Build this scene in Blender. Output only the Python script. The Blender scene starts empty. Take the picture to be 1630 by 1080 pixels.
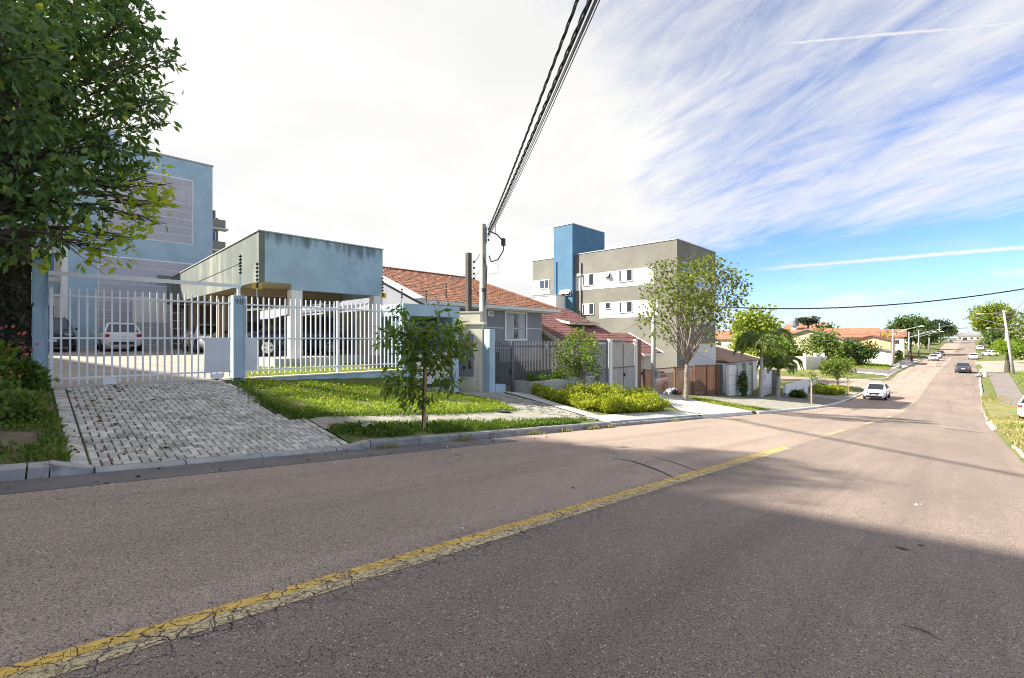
import bpy, math, random, bisect
import numpy as np
from mathutils import Vector, Matrix, noise

R = math.radians
scene = bpy.context.scene
C = scene.collection

# ------------------------------------------------------------------ camera
cam_d = bpy.data.cameras.new('camera')
cam_d.sensor_width = 36.0
cam_d.lens = 36.0 * 742 / 1630
cam_d.clip_start = 0.05
cam_d.clip_end = 3000
cam = bpy.data.objects.new('camera', cam_d)
C.objects.link(cam)
cam.location = (0, 0, 1.6)
cam.rotation_euler = (R(90), 0, R(44))
scene.camera = cam

# ------------------------------------------------------------------ sun, sky, exposure
SUN_AZ = 225.0      # compass bearing of the sun, from +Y towards +X
SUN_EL = 37.0
sd = bpy.data.lights.new('sun', 'SUN')
sd.energy = 3.7
sd.angle = R(1.2)
sd.color = (1.0, 0.945, 0.86)
so = bpy.data.objects.new('sun', sd)
C.objects.link(so)
sv = Vector((math.sin(R(SUN_AZ)) * math.cos(R(SUN_EL)), math.cos(R(SUN_AZ)) * math.cos(R(SUN_EL)), math.sin(R(SUN_EL))))
so.rotation_euler = sv.to_track_quat('Z', 'Y').to_euler()
so.location = (0, 0, 60)

world = bpy.data.worlds.new('World')
scene.world = world
world.use_nodes = True
scene.view_settings.view_transform = 'Standard'
scene.view_settings.look = 'None'
scene.view_settings.gamma = 1.0
scene.view_settings.exposure = 1.72
scene.view_settings.use_curve_mapping = False
scene.cycles.use_denoising = True
scene.cycles.filter_width = 1.05
scene.cycles.max_bounces = 6
scene.cycles.transparent_max_bounces = 12
scene.cycles.sample_clamp_indirect = 6.0


class NT:
    """small node-tree writer"""
    def __init__(s, tree):
        s.t = tree
        s.n = tree.nodes
        s.n.clear()

    def new(s, kind, ins=None, **props):
        n = s.n.new(kind)
        for k, v in props.items():
            setattr(n, k, v)
        if ins:
            for k, v in ins.items():
                s.put(n, k, v)
        return n

    def put(s, n, k, v):
        sock = n.inputs[k]
        if hasattr(v, 'bl_idname') and hasattr(v, 'outputs'):
            v = v.outputs[0]
        if isinstance(v, bpy.types.NodeSocket):
            s.t.links.new(v, sock)
        else:
            if isinstance(v, tuple) and len(v) == 3 and sock.type == 'RGBA':
                v = (*v, 1)
            sock.default_value = v

    def math(s, op, a, b=None, c=None, clamp=False):
        n = s.new('ShaderNodeMath', operation=op, use_clamp=clamp)
        s.put(n, 0, a)
        if b is not None:
            s.put(n, 1, b)
        if c is not None:
            s.put(n, 2, c)
        return n.outputs[0]

    def noise(s, vec, scale, detail=4, rough=.55, dist=0):
        n = s.new('ShaderNodeTexNoise', {'Scale': scale, 'Detail': detail, 'Roughness': rough, 'Distortion': dist})
        if vec is not None:
            s.put(n, 'Vector', vec)
        return n.outputs[0]

    def voro(s, vec, scale, feature='F1', out=0):
        n = s.new('ShaderNodeTexVoronoi', {'Scale': scale}, feature=feature)
        s.put(n, 'Vector', vec)
        return n.outputs[out]

    def ramp(s, fac, a, b, lo=(0, 0, 0), hi=(1, 1, 1)):
        n = s.new('ShaderNodeValToRGB')
        e = n.color_ramp.elements
        e[0].position, e[1].position = a, b
        e[0].color, e[1].color = (*lo, 1), (*hi, 1)
        s.put(n, 0, fac)
        return n.outputs[0]

    def step(s, v, a, b, smooth=True):
        n = s.new('ShaderNodeMapRange', {'From Min': a, 'From Max': b, 'To Min': 0.0, 'To Max': 1.0})
        n.interpolation_type = 'SMOOTHSTEP' if smooth else 'LINEAR'
        s.put(n, 'Value', v)
        return n.outputs[0]

    def mix(s, f, a, b, mode='MIX'):
        n = s.new('ShaderNodeMix', data_type='RGBA', blend_type=mode)
        for k, v in ((0, f), (6, a), (7, b)):
            s.put(n, k, v)
        return n.outputs[2]

    def pos(s):
        return s.new('ShaderNodeNewGeometry').outputs['Position']

    def mapping(s, vec, scale=(1, 1, 1), rot=(0, 0, 0), loc=(0, 0, 0)):
        n = s.new('ShaderNodeMapping', {'Scale': scale, 'Rotation': rot, 'Location': loc})
        s.put(n, 'Vector', vec)
        return n.outputs[0]

    def sep(s, vec):
        n = s.new('ShaderNodeSeparateXYZ')
        s.put(n, 0, vec)
        return n.outputs

    def dot(s, a, b):
        n = s.new('ShaderNodeVectorMath', operation='DOT_PRODUCT')
        s.put(n, 0, a)
        s.put(n, 1, b)
        return n.outputs['Value']


def build_sky():
    t = NT(world.node_tree)
    out = t.new('ShaderNodeOutputWorld')
    bg = t.new('ShaderNodeBackground', {'Strength': 0.12})
    sky = t.new('ShaderNodeTexSky', sky_type='NISHITA', sun_disc=False, sun_elevation=R(SUN_EL), sun_rotation=R(SUN_AZ),
                altitude=2000.0, air_density=1.0, dust_density=0.0, ozone_density=3.0)
    d = t.new('ShaderNodeTexCoord').outputs['Generated']
    x, y, z = t.sep(d)[0:3]
    zp = t.math('ADD', t.math('MAXIMUM', z, 0.0), 0.14)
    cv = t.new('ShaderNodeCombineXYZ', {'X': t.math('DIVIDE', x, zp), 'Y': t.math('DIVIDE', y, zp)})
    # cirrus: streaks drawn out along one wind direction
    st = t.mapping(cv, rot=(0, 0, R(-157)), scale=(1, 1, 1))
    n1 = t.noise(t.mapping(st, scale=(.62, 1.4, 1)), 1.5, 10, .64, 1.1)
    n2 = t.noise(t.mapping(st, scale=(.8, 2.4, 1), loc=(3, 7, 0)), 2.4, 10, .68, 1.6)
    n3 = t.noise(t.mapping(cv, loc=(9.3, 2.1, 0)), .55, 3, .5)
    cir = t.math('ADD', t.math('MULTIPLY', n1, .55), t.math('MULTIPLY', n2, .33))
    cir = t.math('ADD', cir, t.math('MULTIPLY', n3, .30))
    az = t.math('ADD', t.math('MULTIPLY', x, -.98), t.math('MULTIPLY', y, .2))
    veil = t.step(az, .42, .84)
    low = t.step(z, .235, .12)            # clear band above the far horizon, away from the sun side
    low = t.math('MULTIPLY', low, t.step(az, .86, .60))
    cov = t.math('ADD', cir, t.math('MULTIPLY', veil, .42))
    cov = t.math('SUBTRACT', cov, t.math('MULTIPLY', low, .40))
    cov = t.step(cov, .345, .79)
    # contrails
    trails = None
    for (a, b, w, seed) in (((-.271, .8283, .4903), (.0584, .9075, .4159), .0042, 1.0), ((-.295, .9466, .1301), (.0637, .9893, .1313), .0040, 5.0)):
        da, db = Vector(a).normalized(), Vector(b).normalized()
        nrm = da.cross(db).normalized()
        fwd = (db - da * da.dot(db)).normalized()
        wob = t.math('MULTIPLY', t.math('SUBTRACT', t.noise(t.mapping(d, loc=(seed, 0, 0)), 46, 3), .5), .006)
        off = t.math('ABSOLUTE', t.math('ADD', t.dot(d, tuple(nrm)), wob))
        m = t.step(off, w * 1.25, 0.0)
        m = t.math('MULTIPLY', m, t.step(t.dot(d, tuple(fwd)), -.01, .10))
        m = t.math('MULTIPLY', m, t.step(t.dot(d, tuple(fwd)), 1.2, .55))
        m = t.math('MULTIPLY', m, t.ramp(t.noise(t.mapping(d, loc=(0, seed, 0)), 30, 4), .20, .50, (.75,) * 3))
        trails = m if trails is None else t.math('MAXIMUM', trails, m)
    cov = t.math('MAXIMUM', cov, t.math('MULTIPLY', trails, .9))
    # small cumulus and haze low over the horizon
    cum = t.noise(t.mapping(d, scale=(1, 1, 3.4)), 8.5, 6, .55)
    cum = t.math('MULTIPLY', t.step(cum, .50, .66), t.math('MULTIPLY', t.step(z, .005, .045), t.step(z, .17, .075)))
    haze = t.math('MULTIPLY', t.step(z, .11, 0.0), .8)
    cov = t.math('MAXIMUM', cov, t.math('MULTIPLY', cum, .62))
    skyc = t.mix(1.0, sky, (.42, .48, .62), 'MULTIPLY')
    base = t.mix(haze, skyc, (1.95, 2.1, 2.35))
    # the white veil itself is uneven: thicker banks are a little greyer
    bank = t.noise(t.mapping(cv, loc=(1.7, 5.2, 0), scale=(.7, .7, 1)), 1.1, 6, .6, .4)
    white = t.mix(t.step(bank, .36, .66), (2.42, 2.40, 2.36), (2.78, 2.72, 2.62))
    col = t.mix(t.math('MULTIPLY', cov, .97), base, white)
    t.put(bg, 'Color', col)
    t.put(out, 'Surface', bg)


build_sky()

# ------------------------------------------------------------------ helpers
rnd = random.Random(7)
rng = np.random.default_rng(7)


def lin(h, k=1.0):
    v = [int(h[i:i + 2], 16) / 255 for i in (0, 2, 4)]
    return tuple(k * (c / 12.92 if c <= .04045 else ((c + .055) / 1.055) ** 2.4) for c in v)


MATS = {}


def principled(name, **ins):
    m = bpy.data.materials.new(name)
    m.use_nodes = True
    t = NT(m.node_tree)
    out = t.new('ShaderNodeOutputMaterial')
    b = t.new('ShaderNodeBsdfPrincipled', ins)
    t.put(out, 'Surface', b)
    MATS[name] = m
    return t, b, out


def bump(t, b, h, strength=.4, dist=.01):
    n = t.new('ShaderNodeBump', {'Strength': strength, 'Distance': dist, 'Height': h})
    t.put(b, 'Normal', n)


def surf(name, c, c2=None, scale=1.2, rough=.8, bstr=.25, bscale=60, stain=None, stscale=1.5, st=(.55, .75), streak=False, metal=0.0, island=0.0, spec=.4):
    """a painted, plastered or stone surface: two tones, optional stains, fine relief"""
    t, b, o = principled(name, Roughness=rough, Metallic=metal)
    b.inputs['Specular IOR Level'].default_value = spec
    p = t.pos()
    c2 = c2 or tuple(q * .86 for q in c)
    col = t.mix(t.ramp(t.noise(p, scale, 6, .6), .35, .68), c, c2)
    if stain:
        pv = t.mapping(p, scale=(1, 1, .16)) if streak else p
        col = t.mix(t.math('MULTIPLY', t.ramp(t.noise(pv, stscale, 7, .62), *st), .8), col, stain)
    if island:
        g = t.new('ShaderNodeObjectInfo').outputs['Random']
        gi = t.new('ShaderNodeNewGeometry').outputs['Random Per Island']
        f = t.math('ADD', t.math('MULTIPLY', t.math('FRACT', t.math('ADD', g, gi)), island), 1 - island / 2)
        col = t.mix(1.0, col, f, 'MULTIPLY')
    t.put(b, 'Base Color', col)
    r2 = t.math('ADD', t.math('MULTIPLY', t.noise(p, scale * 3, 3), .2), rough - .1, clamp=True)
    t.put(b, 'Roughness', r2)
    if bstr:
        bump(t, b, t.noise(p, bscale, 4, .6), bstr, .006)
    return MATS[name]


def plain(name, c, rough=.5, metal=0.0, spec=.5, coat=0.0):
    t, b, o = principled(name, Roughness=rough, Metallic=metal)
    b.inputs['Specular IOR Level'].default_value = spec
    b.inputs['Coat Weight'].default_value = coat
    p = t.pos()
    col = t.mix(t.noise(p, 2.3, 4), tuple(q * 1.06 for q in c), tuple(q * .9 for q in c))
    t.put(b, 'Base Color', col)
    return MATS[name]


def leafmat(name, c1, c2, c3=None, trans=.38, gloss=.35, patch=.6):
    c1, c2, c3 = [tuple(1.2 * q for q in c) if c else None for c in (c1, c2, c3)]
    m = bpy.data.materials.new(name)
    m.use_nodes = True
    MATS[name] = m
    t = NT(m.node_tree)
    out = t.new('ShaderNodeOutputMaterial')
    geo = t.new('ShaderNodeNewGeometry')
    ri = geo.outputs['Random Per Island']
    n = t.noise(geo.outputs['Position'], patch, 4, .6)
    col = t.mix(t.step(t.math('ADD', t.math('MULTIPLY', ri, .55), t.math('MULTIPLY', n, .75)), .35, .85), c1, c2)
    if c3:
        col = t.mix(t.step(ri, .90, .97), col, c3)
    b = t.new('ShaderNodeBsdfPrincipled', {'Base Color': col, 'Roughness': gloss + .1})
    b.inputs['Specular IOR Level'].default_value = .35
    tr = t.new('ShaderNodeBsdfTranslucent', {'Color': t.mix(1.0, col, (1.25, 1.3, .55), 'MULTIPLY')})
    mx = t.new('ShaderNodeMixShader', {0: trans, 1: b, 2: tr})
    t.put(out, 'Surface', mx)
    return m


class MB:
    """collects shapes into one mesh"""
    def __init__(s):
        s.v, s.f = [], []

    def add(s, vs, fs):
        k = len(s.v)
        s.v += [tuple(p) for p in vs]
        s.f += [tuple(i + k for i in f) for f in fs]
        return s

    def box(s, x0, x1, y0, y1, z0, z1):
        vs = [(x0, y0, z0), (x1, y0, z0), (x1, y1, z0), (x0, y1, z0), (x0, y0, z1), (x1, y0, z1), (x1, y1, z1), (x0, y1, z1)]
        return s.add(vs, [(0, 3, 2, 1), (4, 5, 6, 7), (0, 1, 5, 4), (1, 2, 6, 5), (2, 3, 7, 6), (3, 0, 4, 7)])

    def bar(s, a, b, w, h):
        """box beam from a to b"""
        a, b = Vector(a), Vector(b)
        d = (b - a).normalized()
        up = Vector((0, 0, 1)) if abs(d.z) < .95 else Vector((1, 0, 0))
        r = d.cross(up).normalized() * (w / 2)
        u = r.cross(d).normalized() * (h / 2)
        vs = [a - r - u, a + r - u, a + r + u, a - r + u, b - r - u, b + r - u, b + r + u, b - r + u]
        return s.add(vs, [(3, 2, 1, 0), (4, 5, 6, 7), (0, 1, 5, 4), (1, 2, 6, 5), (2, 3, 7, 6), (3, 0, 4, 7)])

    def prism(s, pts, off):
        """polygon pts swept by vector off"""
        n = len(pts)
        o = Vector(off)
        vs = [Vector(p) for p in pts] + [Vector(p) + o for p in pts]
        fs = [tuple(range(n))[::-1], tuple(range(n, 2 * n))] + [(i, (i + 1) % n, n + (i + 1) % n, n + i) for i in range(n)]
        return s.add(vs, fs)

    def tube(s, pts, r, n=8, cap=True):
        pts = [Vector(p) for p in pts]
        rs = r if isinstance(r, (list, tuple)) else [r] * len(pts)
        rings = []
        prev = None
        for i, p in enumerate(pts):
            d = (pts[min(i + 1, len(pts) - 1)] - pts[max(i - 1, 0)]).normalized()
            ref = Vector((0, 0, 1)) if abs(d.z) < .9 else Vector((1, 0, 0))
            a = d.cross(ref).normalized() if prev is None else (prev - d * prev.dot(d)).normalized()
            prev = a
            b = d.cross(a)
            rings.append([p + (a * math.cos(2 * math.pi * k / n) + b * math.sin(2 * math.pi * k / n)) * rs[i] for k in range(n)])
        vs = [q for ring in rings for q in ring]
        fs = []
        for i in range(len(pts) - 1):
            for k in range(n):
                fs.append((i * n + k, i * n + (k + 1) % n, (i + 1) * n + (k + 1) % n, (i + 1) * n + k))
        if cap:
            fs.append(tuple(range(n))[::-1])
            fs.append(tuple(range((len(pts) - 1) * n, len(pts) * n)))
        return s.add(vs, fs)

    def ball(s, c, r, n=10, m=6, sc=(1, 1, 1)):
        vs, fs = [], []
        for i in range(m + 1):
            th = math.pi * i / m
            for k in range(n):
                ph = 2 * math.pi * k / n
                vs.append((c[0] + r * sc[0] * math.sin(th) * math.cos(ph), c[1] + r * sc[1] * math.sin(th) * math.sin(ph), c[2] + r * sc[2] * math.cos(th)))
        for i in range(m):
            for k in range(n):
                fs.append((i * n + k, (i + 1) * n + k, (i + 1) * n + (k + 1) % n, i * n + (k + 1) % n))
        return s.add(vs, fs)

    def mesh(s, name, off=None):
        me = bpy.data.meshes.new(name)
        vs = s.v if off is None else [(a - off[0], b - off[1], c - off[2]) for a, b, c in s.v]
        me.from_pydata(vs, [], s.f)
        return me


OFF = {}


def put(name, me, mat=None, parent=None, loc=None, rot=None, smooth=False):
    o = bpy.data.objects.new(name, me)
    if mat is not None and not me.materials:
        me.materials.append(MATS[mat] if isinstance(mat, str) else mat)
    if smooth:
        me.polygons.foreach_set('use_smooth', [True] * len(me.polygons))
    C.objects.link(o)
    if parent is not None:
        o.parent = parent
    if loc is not None:
        o.location = loc
    if rot is not None:
        o.rotation_euler = rot
    return o


def offs(parent):
    return OFF.get(parent.name, (0, 0, 0)) if parent is not None else (0, 0, 0)


def obj(name, mb, mat, parent=None, smooth=False, bevel=0.0):
    """link the shapes of mb (world coordinates) as one object; under a thing they move with it"""
    off = offs(parent)
    o = put(name, mb.mesh(name, off), mat, parent, smooth=smooth)
    OFF[o.name] = off
    if bevel:
        m = o.modifiers.new('edges', 'BEVEL')
        m.width = bevel
        m.segments = 2
        m.limit_method = 'ANGLE'
    return o


def piece(name, me, parent, loc, rot=None, mat=None):
    """one of many alike pieces, sharing mesh data; loc in world coordinates"""
    f = offs(parent)
    return put(name, me, mat, parent, (loc[0] - f[0], loc[1] - f[1], loc[2] - f[2]), rot)


def tag(o, label, cat, group=None):
    o['label'] = label
    o['category'] = cat
    if group:
        o['group'] = group
    return o


def thing(name, label, cat, loc=(0, 0, 0), group=None, local=False):
    o = bpy.data.objects.new(name, None)
    o.empty_display_size = .2
    C.objects.link(o)
    o.location = loc
    OFF[o.name] = (0, 0, 0) if local else tuple(loc)
    return tag(o, label, cat, group)


def structure(o, kind='structure'):
    o['kind'] = kind
    return o


def np_mesh(name, verts, quads):
    """fast mesh from numpy arrays: verts (n,3), quads (m,4)"""
    me = bpy.data.meshes.new(name)
    nv, nf = len(verts), len(quads)
    me.vertices.add(nv)
    me.vertices.foreach_set('co', np.asarray(verts, np.float32).ravel())
    me.loops.add(nf * 4)
    me.loops.foreach_set('vertex_index', np.asarray(quads, np.int32).ravel())
    me.polygons.add(nf)
    me.polygons.foreach_set('loop_start', np.arange(0, nf * 4, 4, dtype=np.int32))
    me.update(calc_edges=True)
    me.validate()
    return me


def copy_tree(o, parent=None, suffix_off=True):
    c = o.copy()
    C.objects.link(c)
    c.parent = parent
    for ch in list(o.children):
        copy_tree(ch, c)
    return c


# ------------------------------------------------------------------ the lie of the land
def pchip(P):
    xs = [p[0] for p in P]
    ys = [p[1] for p in P]
    n = len(P)
    h = [xs[i + 1] - xs[i] for i in range(n - 1)]
    dl = [(ys[i + 1] - ys[i]) / h[i] for i in range(n - 1)]
    m = [dl[0]] + [0 if dl[i - 1] * dl[i] <= 0 else 2 * dl[i - 1] * dl[i] / (dl[i - 1] + dl[i]) for i in range(1, n - 1)] + [dl[-1]]

    def f(x):
        if x < xs[0]:
            return ys[0] + dl[0] * (x - xs[0])
        if x > xs[-1]:
            return ys[-1]
        i = max(0, min(n - 2, bisect.bisect(xs, x) - 1))
        t = (x - xs[i]) / h[i]
        return (1 + 2 * t) * (1 - t) ** 2 * ys[i] + t * (1 - t) ** 2 * h[i] * m[i] + t * t * (3 - 2 * t) * ys[i + 1] + t * t * (t - 1) * h[i] * m[i + 1]
    return f


prof = pchip([(-80, 6.96), (-30, 2.61), (0, 0), (20, -1.74), (38, -3.306), (46, -3.86), (54, -4.15), (62, -4.2), (75, -3.9), (92, -3.44), (141, -3.25), (200, -2.1), (280, .25), (340, 1.2), (700, 2)])
zfront = pchip([(-80, 7.5), (-30, 3.1), (-8, 1.05), (0, .57), (3.8, .49), (8, .05), (11.5, -.42), (14, -.62), (18, -.9), (22, -1.16), (26, -1.65), (32, -2.25), (38, -2.8), (46, -3.3), (60, -3.7), (75, -3.3), (92, -2.9), (141, -2.6), (200, -1.4), (280, .9), (340, 1.9), (700, 2.6)])
KL, KR = -7.65, 1.15


def xo(y):
    return .0125 * max(0, y - 50)


def gnd(x, y):
    """ground height: street between KL and KR, verges rising to the lots on both sides"""
    xr = x - xo(y)
    p = prof(y)
    if xr < KL:
        if 66 < y < 78:                       # side street
            return p + min(.4, (KL - xr) * .008)
        s = min(1, (KL - xr) / 6.35)
        kh = .12 - .085 * max(0, min(1, (y - .2) / .35)) * max(0, min(1, (4.1 - y) / .3))     # dropped kerb at the driveway
        z = p + kh + (zfront(y) - p - kh) * s
        if xr < -14 and -4 < y < 9.3:
            z = .5 + .026 * min(22, -14 - xr)
        return z
    if xr > KR:
        return p + .12 + .3 * min(1, (xr - KR) / 5)
    return p


def sheet(name, poly_rows, mat, lift, parent=None, sub=12, nv=6):
    """a sheet lying on the ground, ruled between two polylines of (x, y)"""
    A, B = poly_rows
    def at(L, t):
        k = t * (len(L) - 1)
        i = min(int(k), len(L) - 2)
        f = k - i
        return L[i][0] * (1 - f) + L[i + 1][0] * f, L[i][1] * (1 - f) + L[i + 1][1] * f
    m = MB()
    nu = sub * (max(len(A), len(B)) - 1)
    vs = []
    for i in range(nu + 1):
        a, b = at(A, i / nu), at(B, i / nu)
        for j in range(nv + 1):
            x = a[0] + (b[0] - a[0]) * j / nv
            y = a[1] + (b[1] - a[1]) * j / nv
            vs.append((x, y, gnd(x, y) + lift))
    fs = [(i * (nv + 1) + j, (i + 1) * (nv + 1) + j, (i + 1) * (nv + 1) + j + 1, i * (nv + 1) + j + 1) for i in range(nu) for j in range(nv)]
    m.add(vs, fs)
    o = obj(name, m, mat, parent, smooth=True)
    # make it face up
    me = o.data
    if me.polygons and me.polygons[0].normal.z < 0:
        me.flip_normals()
    return o

# ------------------------------------------------------------------ materials
def asphalt(name, warm, dark, lump=1.0):
    t, b, o = principled(name, Roughness=.88)
    b.inputs['Specular IOR Level'].default_value = .25
    p = t.pos()
    big = t.ramp(t.noise(t.mapping(p, scale=(1, .35, 1)), .5, 6, .62), .33, .70)
    col = t.mix(big, warm, dark)
    col = t.mix(t.math('MULTIPLY', t.ramp(t.noise(p, 2.2, 5, .6), .50, .72), .35), col, tuple(q * .72 for q in warm))
    # long bands worn by tyres, and dark drips down the middle of each lane
    band = t.noise(t.mapping(p, scale=(1.5, .045, 0)), 1.0, 5, .6)
    col = t.mix(t.math('MULTIPLY', t.step(band, .52, .66), .42), col, tuple(q * .60 for q in warm))
    col = t.mix(t.math('MULTIPLY', t.step(band, .46, .34), .32), col, tuple(q * 1.22 for q in warm))
    patch = t.voro(t.mapping(p, scale=(.16, .07, 0), loc=(.3, .2, 0)), 1.0, 'F1', 1)
    col = t.mix(t.math('MULTIPLY', t.math('GREATER_THAN', t.sep(patch)[0], .74), .16), col, tuple(q * .5 for q in dark))
    fine = t.noise(p, 78, 4, .75)
    col = t.mix(t.ramp(fine, .34, .68), t.mix(1.0, col, (.36, .35, .345), 'MULTIPLY'), t.mix(1.0, col, (1.62, 1.58, 1.52), 'MULTIPLY'))
    vor = t.voro(p, 66, 'F1', 1)
    chip = t.math('GREATER_THAN', t.sep(vor)[0], .94)
    near = t.math('LESS_THAN', t.voro(p, 66, 'F1', 0), .40)
    col = t.mix(t.math('MULTIPLY', t.math('MULTIPLY', chip, near), .85), col, (.66, .60, .53))
    chip2 = t.math('MULTIPLY', t.math('LESS_THAN', t.sep(vor)[1], .12), near)
    col = t.mix(t.math('MULTIPLY', chip2, .8), col, (.022, .021, .022))
    # oil and patch stains
    st = t.ramp(t.noise(t.mapping(p, loc=(4, 9, 0)), 1.1, 7, .68), .64, .72)
    col = t.mix(t.math('MULTIPLY', st, .30), col, (.05, .05, .052))
    # hairline cracking
    cr = t.voro(t.mapping(t.new('ShaderNodeVectorMath', {0: p, 1: t.new('ShaderNodeTexNoise', {'Scale': 3.0, 'Vector': p}).outputs['Color']}, operation='ADD').outputs[0], scale=(.8, .5, .1)), 1.2, 'DISTANCE_TO_EDGE', 0)
    crm = t.math('MULTIPLY', t.step(cr, .0055, .001), t.step(t.noise(p, .35, 3), .54, .64))
    col = t.mix(t.math('MULTIPLY', crm, .7), col, (.02, .02, .02))
    # crazing along the centre seam, the same cracks that break the paint
    wob = t.new('ShaderNodeVectorMath', {0: p, 1: t.mapping(t.new('ShaderNodeTexNoise', {'Scale': 6.0, 'Detail': 4.0, 'Vector': p}).outputs['Color'], scale=(.16, .16, .16))}, operation='ADD').outputs[0]
    seam = t.step(t.voro(wob, 6.5, 'DISTANCE_TO_EDGE', 0), .030, .012)
    dx = t.math('ABSOLUTE', t.math('ADD', t.sep(p)[0], 3.2))
    seam = t.math('MULTIPLY', seam, t.step(t.math('ADD', dx, t.math('MULTIPLY', t.noise(p, 2.5, 4), .5)), .62, .36))
    seam = t.math('MULTIPLY', seam, t.step(t.sep(p)[1], 16.0, 12.0))
    col = t.mix(t.math('MULTIPLY', seam, .8), col, (.03, .028, .027))
    t.put(b, 'Base Color', col)
    bump(t, b, t.math('ADD', fine, t.math('MULTIPLY', t.noise(p, 240, 2), .5)), .8 * lump, .008)


asphalt('asphalt_left', (.425, .338, .274), (.345, .276, .226))  # paler aged asphalt, lightened further to stand in for half-lit shade
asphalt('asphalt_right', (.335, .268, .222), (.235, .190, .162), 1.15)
surf('gutter_asphalt', (.18, .166, .158), (.13, .122, .118), 1.6, .9, .5, 140)
surf('asphalt_walk', (.24, .20, .178), (.18, .155, .14), 1.2, .9, .4, 120)


def paint_worn(name, c, lo, hi, crack=.06, alpha_bias=0.0):
    """road paint with cracks and worn-through spots that show the asphalt beneath"""
    t, b, o = principled(name, Roughness=.75)
    p = t.pos()
    col = t.mix(t.ramp(t.noise(p, 7, 5, .65), .35, .7), c, tuple(q * .72 for q in c))
    t.put(b, 'Base Color', col)
    wob = t.new('ShaderNodeVectorMath', {0: p, 1: t.mapping(t.new('ShaderNodeTexNoise', {'Scale': 6.0, 'Detail': 4.0, 'Vector': p}).outputs['Color'], scale=(.16, .16, .16))}, operation='ADD').outputs[0]
    e = t.voro(wob, 6.5, 'DISTANCE_TO_EDGE', 0)
    a = t.step(e, crack * .5, crack)
    e2 = t.voro(wob, 17, 'DISTANCE_TO_EDGE', 0)
    a = t.math('MULTIPLY', a, t.math('MAXIMUM', t.step(e2, crack * .6, crack * 1.2), t.step(t.noise(p, 2.0, 3), .52, .42)))
    w = t.ramp(t.noise(p, 26, 6, .72), lo, hi)
    a = t.math('MULTIPLY', a, w, clamp=True)
    t.put(b, 'Alpha', a)


paint_worn('line_bright', (.80, .52, .11), .33, .46, .030)
paint_worn('line_dash', (.66, .50, .24), .26, .42, .02)
paint_worn('line_faded', (.68, .55, .30), .34, .52, .032)

surf('kerb_stone', (.33, .325, .31), (.20, .20, .195), 3.5, .85, .5, 50, stain=(.07, .075, .06), stscale=5, st=(.52, .72))
surf('kerb_concrete', (.42, .41, .385), (.28, .275, .26), 2.5, .85, .4, 60, stain=(.10, .10, .09), stscale=4, st=(.55, .75))
surf('kerb_white', (.75, .74, .70), (.50, .49, .46), 3, .8, .3, 50)
surf('paver_brick', (.60, .565, .50), (.42, .395, .35), 5, .88, .45, 80, stain=(.13, .14, .09), stscale=1.6, st=(.52, .76), island=.5)
surf('paver_joint', (.07, .07, .045), (.045, .06, .025), 6, .95, .5, 90)
surf('paver_worn', (.37, .345, .30), (.23, .225, .18), 3, .9, .5, 40, stain=(.10, .13, .04), stscale=3, st=(.50, .62), island=.3)
surf('path_concrete', (.40, .37, .31), (.27, .25, .20), 2.2, .9, .4, 50, stain=(.12, .15, .05), stscale=2.5, st=(.52, .66))
surf('slab_grey', (.47, .48, .45), (.36, .37, .345), .9, .85, .3, 60, stain=(.16, .17, .14), stscale=1.6, st=(.58, .75))
surf('slab_pale', (.62, .58, .52), (.48, .45, .40), .8, .85, .3, 60, stain=(.22, .20, .17), stscale=1.4, st=(.60, .75))
surf('yard_concrete', (.44, .39, .32), (.31, .28, .24), .7, .85, .3, 50, stain=(.14, .13, .11), stscale=1.2, st=(.60, .78))
surf('soil', (.20, .155, .105), (.13, .10, .065), 3, .95, .8, 25)
surf('turf', (.085, .13, .022), (.17, .155, .05), .7, .95, .9, 30, stain=(.26, .20, .10), stscale=.5, st=(.55, .68))
surf('turf_lush', (.13, .165, .035), (.085, .115, .022), 2.0, .95, .9, 40, stain=(.24, .19, .10), stscale=2.2, st=(.50, .62))
surf('turf_dry', (.30, .255, .10), (.20, .20, .06), 1.1, .95, .8, 30, stain=(.12, .16, .03), stscale=.8, st=(.48, .62))
surf('tar', (.03, .03, .03), (.02, .02, .02), 5, .6, .2, 60)
surf('iron_cover', (.12, .11, .105), (.07, .065, .06), 8, .7, .5, 90, metal=.4)

# painted walls
BLUE = lin('7f9fb3')
surf('blue_wall', lin('adc4d1'), lin('9bb2c0'), 1.0, .75, .18, 90, stain=lin('5d7580'), stscale=1.3, st=(.60, .82), streak=True)
surf('blue_wall_old', lin('adc4d1'), lin('97adba'), 1.4, .8, .25, 70, stain=lin('39494a'), stscale=2.2, st=(.55, .74), streak=True)
t, b, o = principled('carport_front', Roughness=.8)
p = t.pos()
col = t.mix(t.ramp(t.noise(p, 1.3, 6, .6), .35, .68), lin('a6bfcd'), lin('93abb9'))
drip = t.noise(t.mapping(p, scale=(1, 1, .10)), 2.6, 8, .7)
high = t.step(t.sep(p)[2], 4.45, 5.45)
col = t.mix(t.math('MULTIPLY', t.step(t.math('ADD', drip, t.math('MULTIPLY', high, .30)), .66, .86), .75), col, lin('4d5a58'))
chip = t.step(t.noise(t.mapping(p, loc=(3, 1, 7), scale=(1, 1, .6)), 3.2, 8, .75), .68, .73)
col = t.mix(t.math('MULTIPLY', chip, .6), col, lin('dfe4e4'))
t.put(b, 'Base Color', col)
bump(t, b, t.noise(p, 60, 4, .6), .25, .006)
surf('shelter_inside', lin('4a666c'), lin('3d575d'), 1.2, .8, .15, 60)  # darker than the outer blue, carrying the shelter's inner shade in its colour
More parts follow.
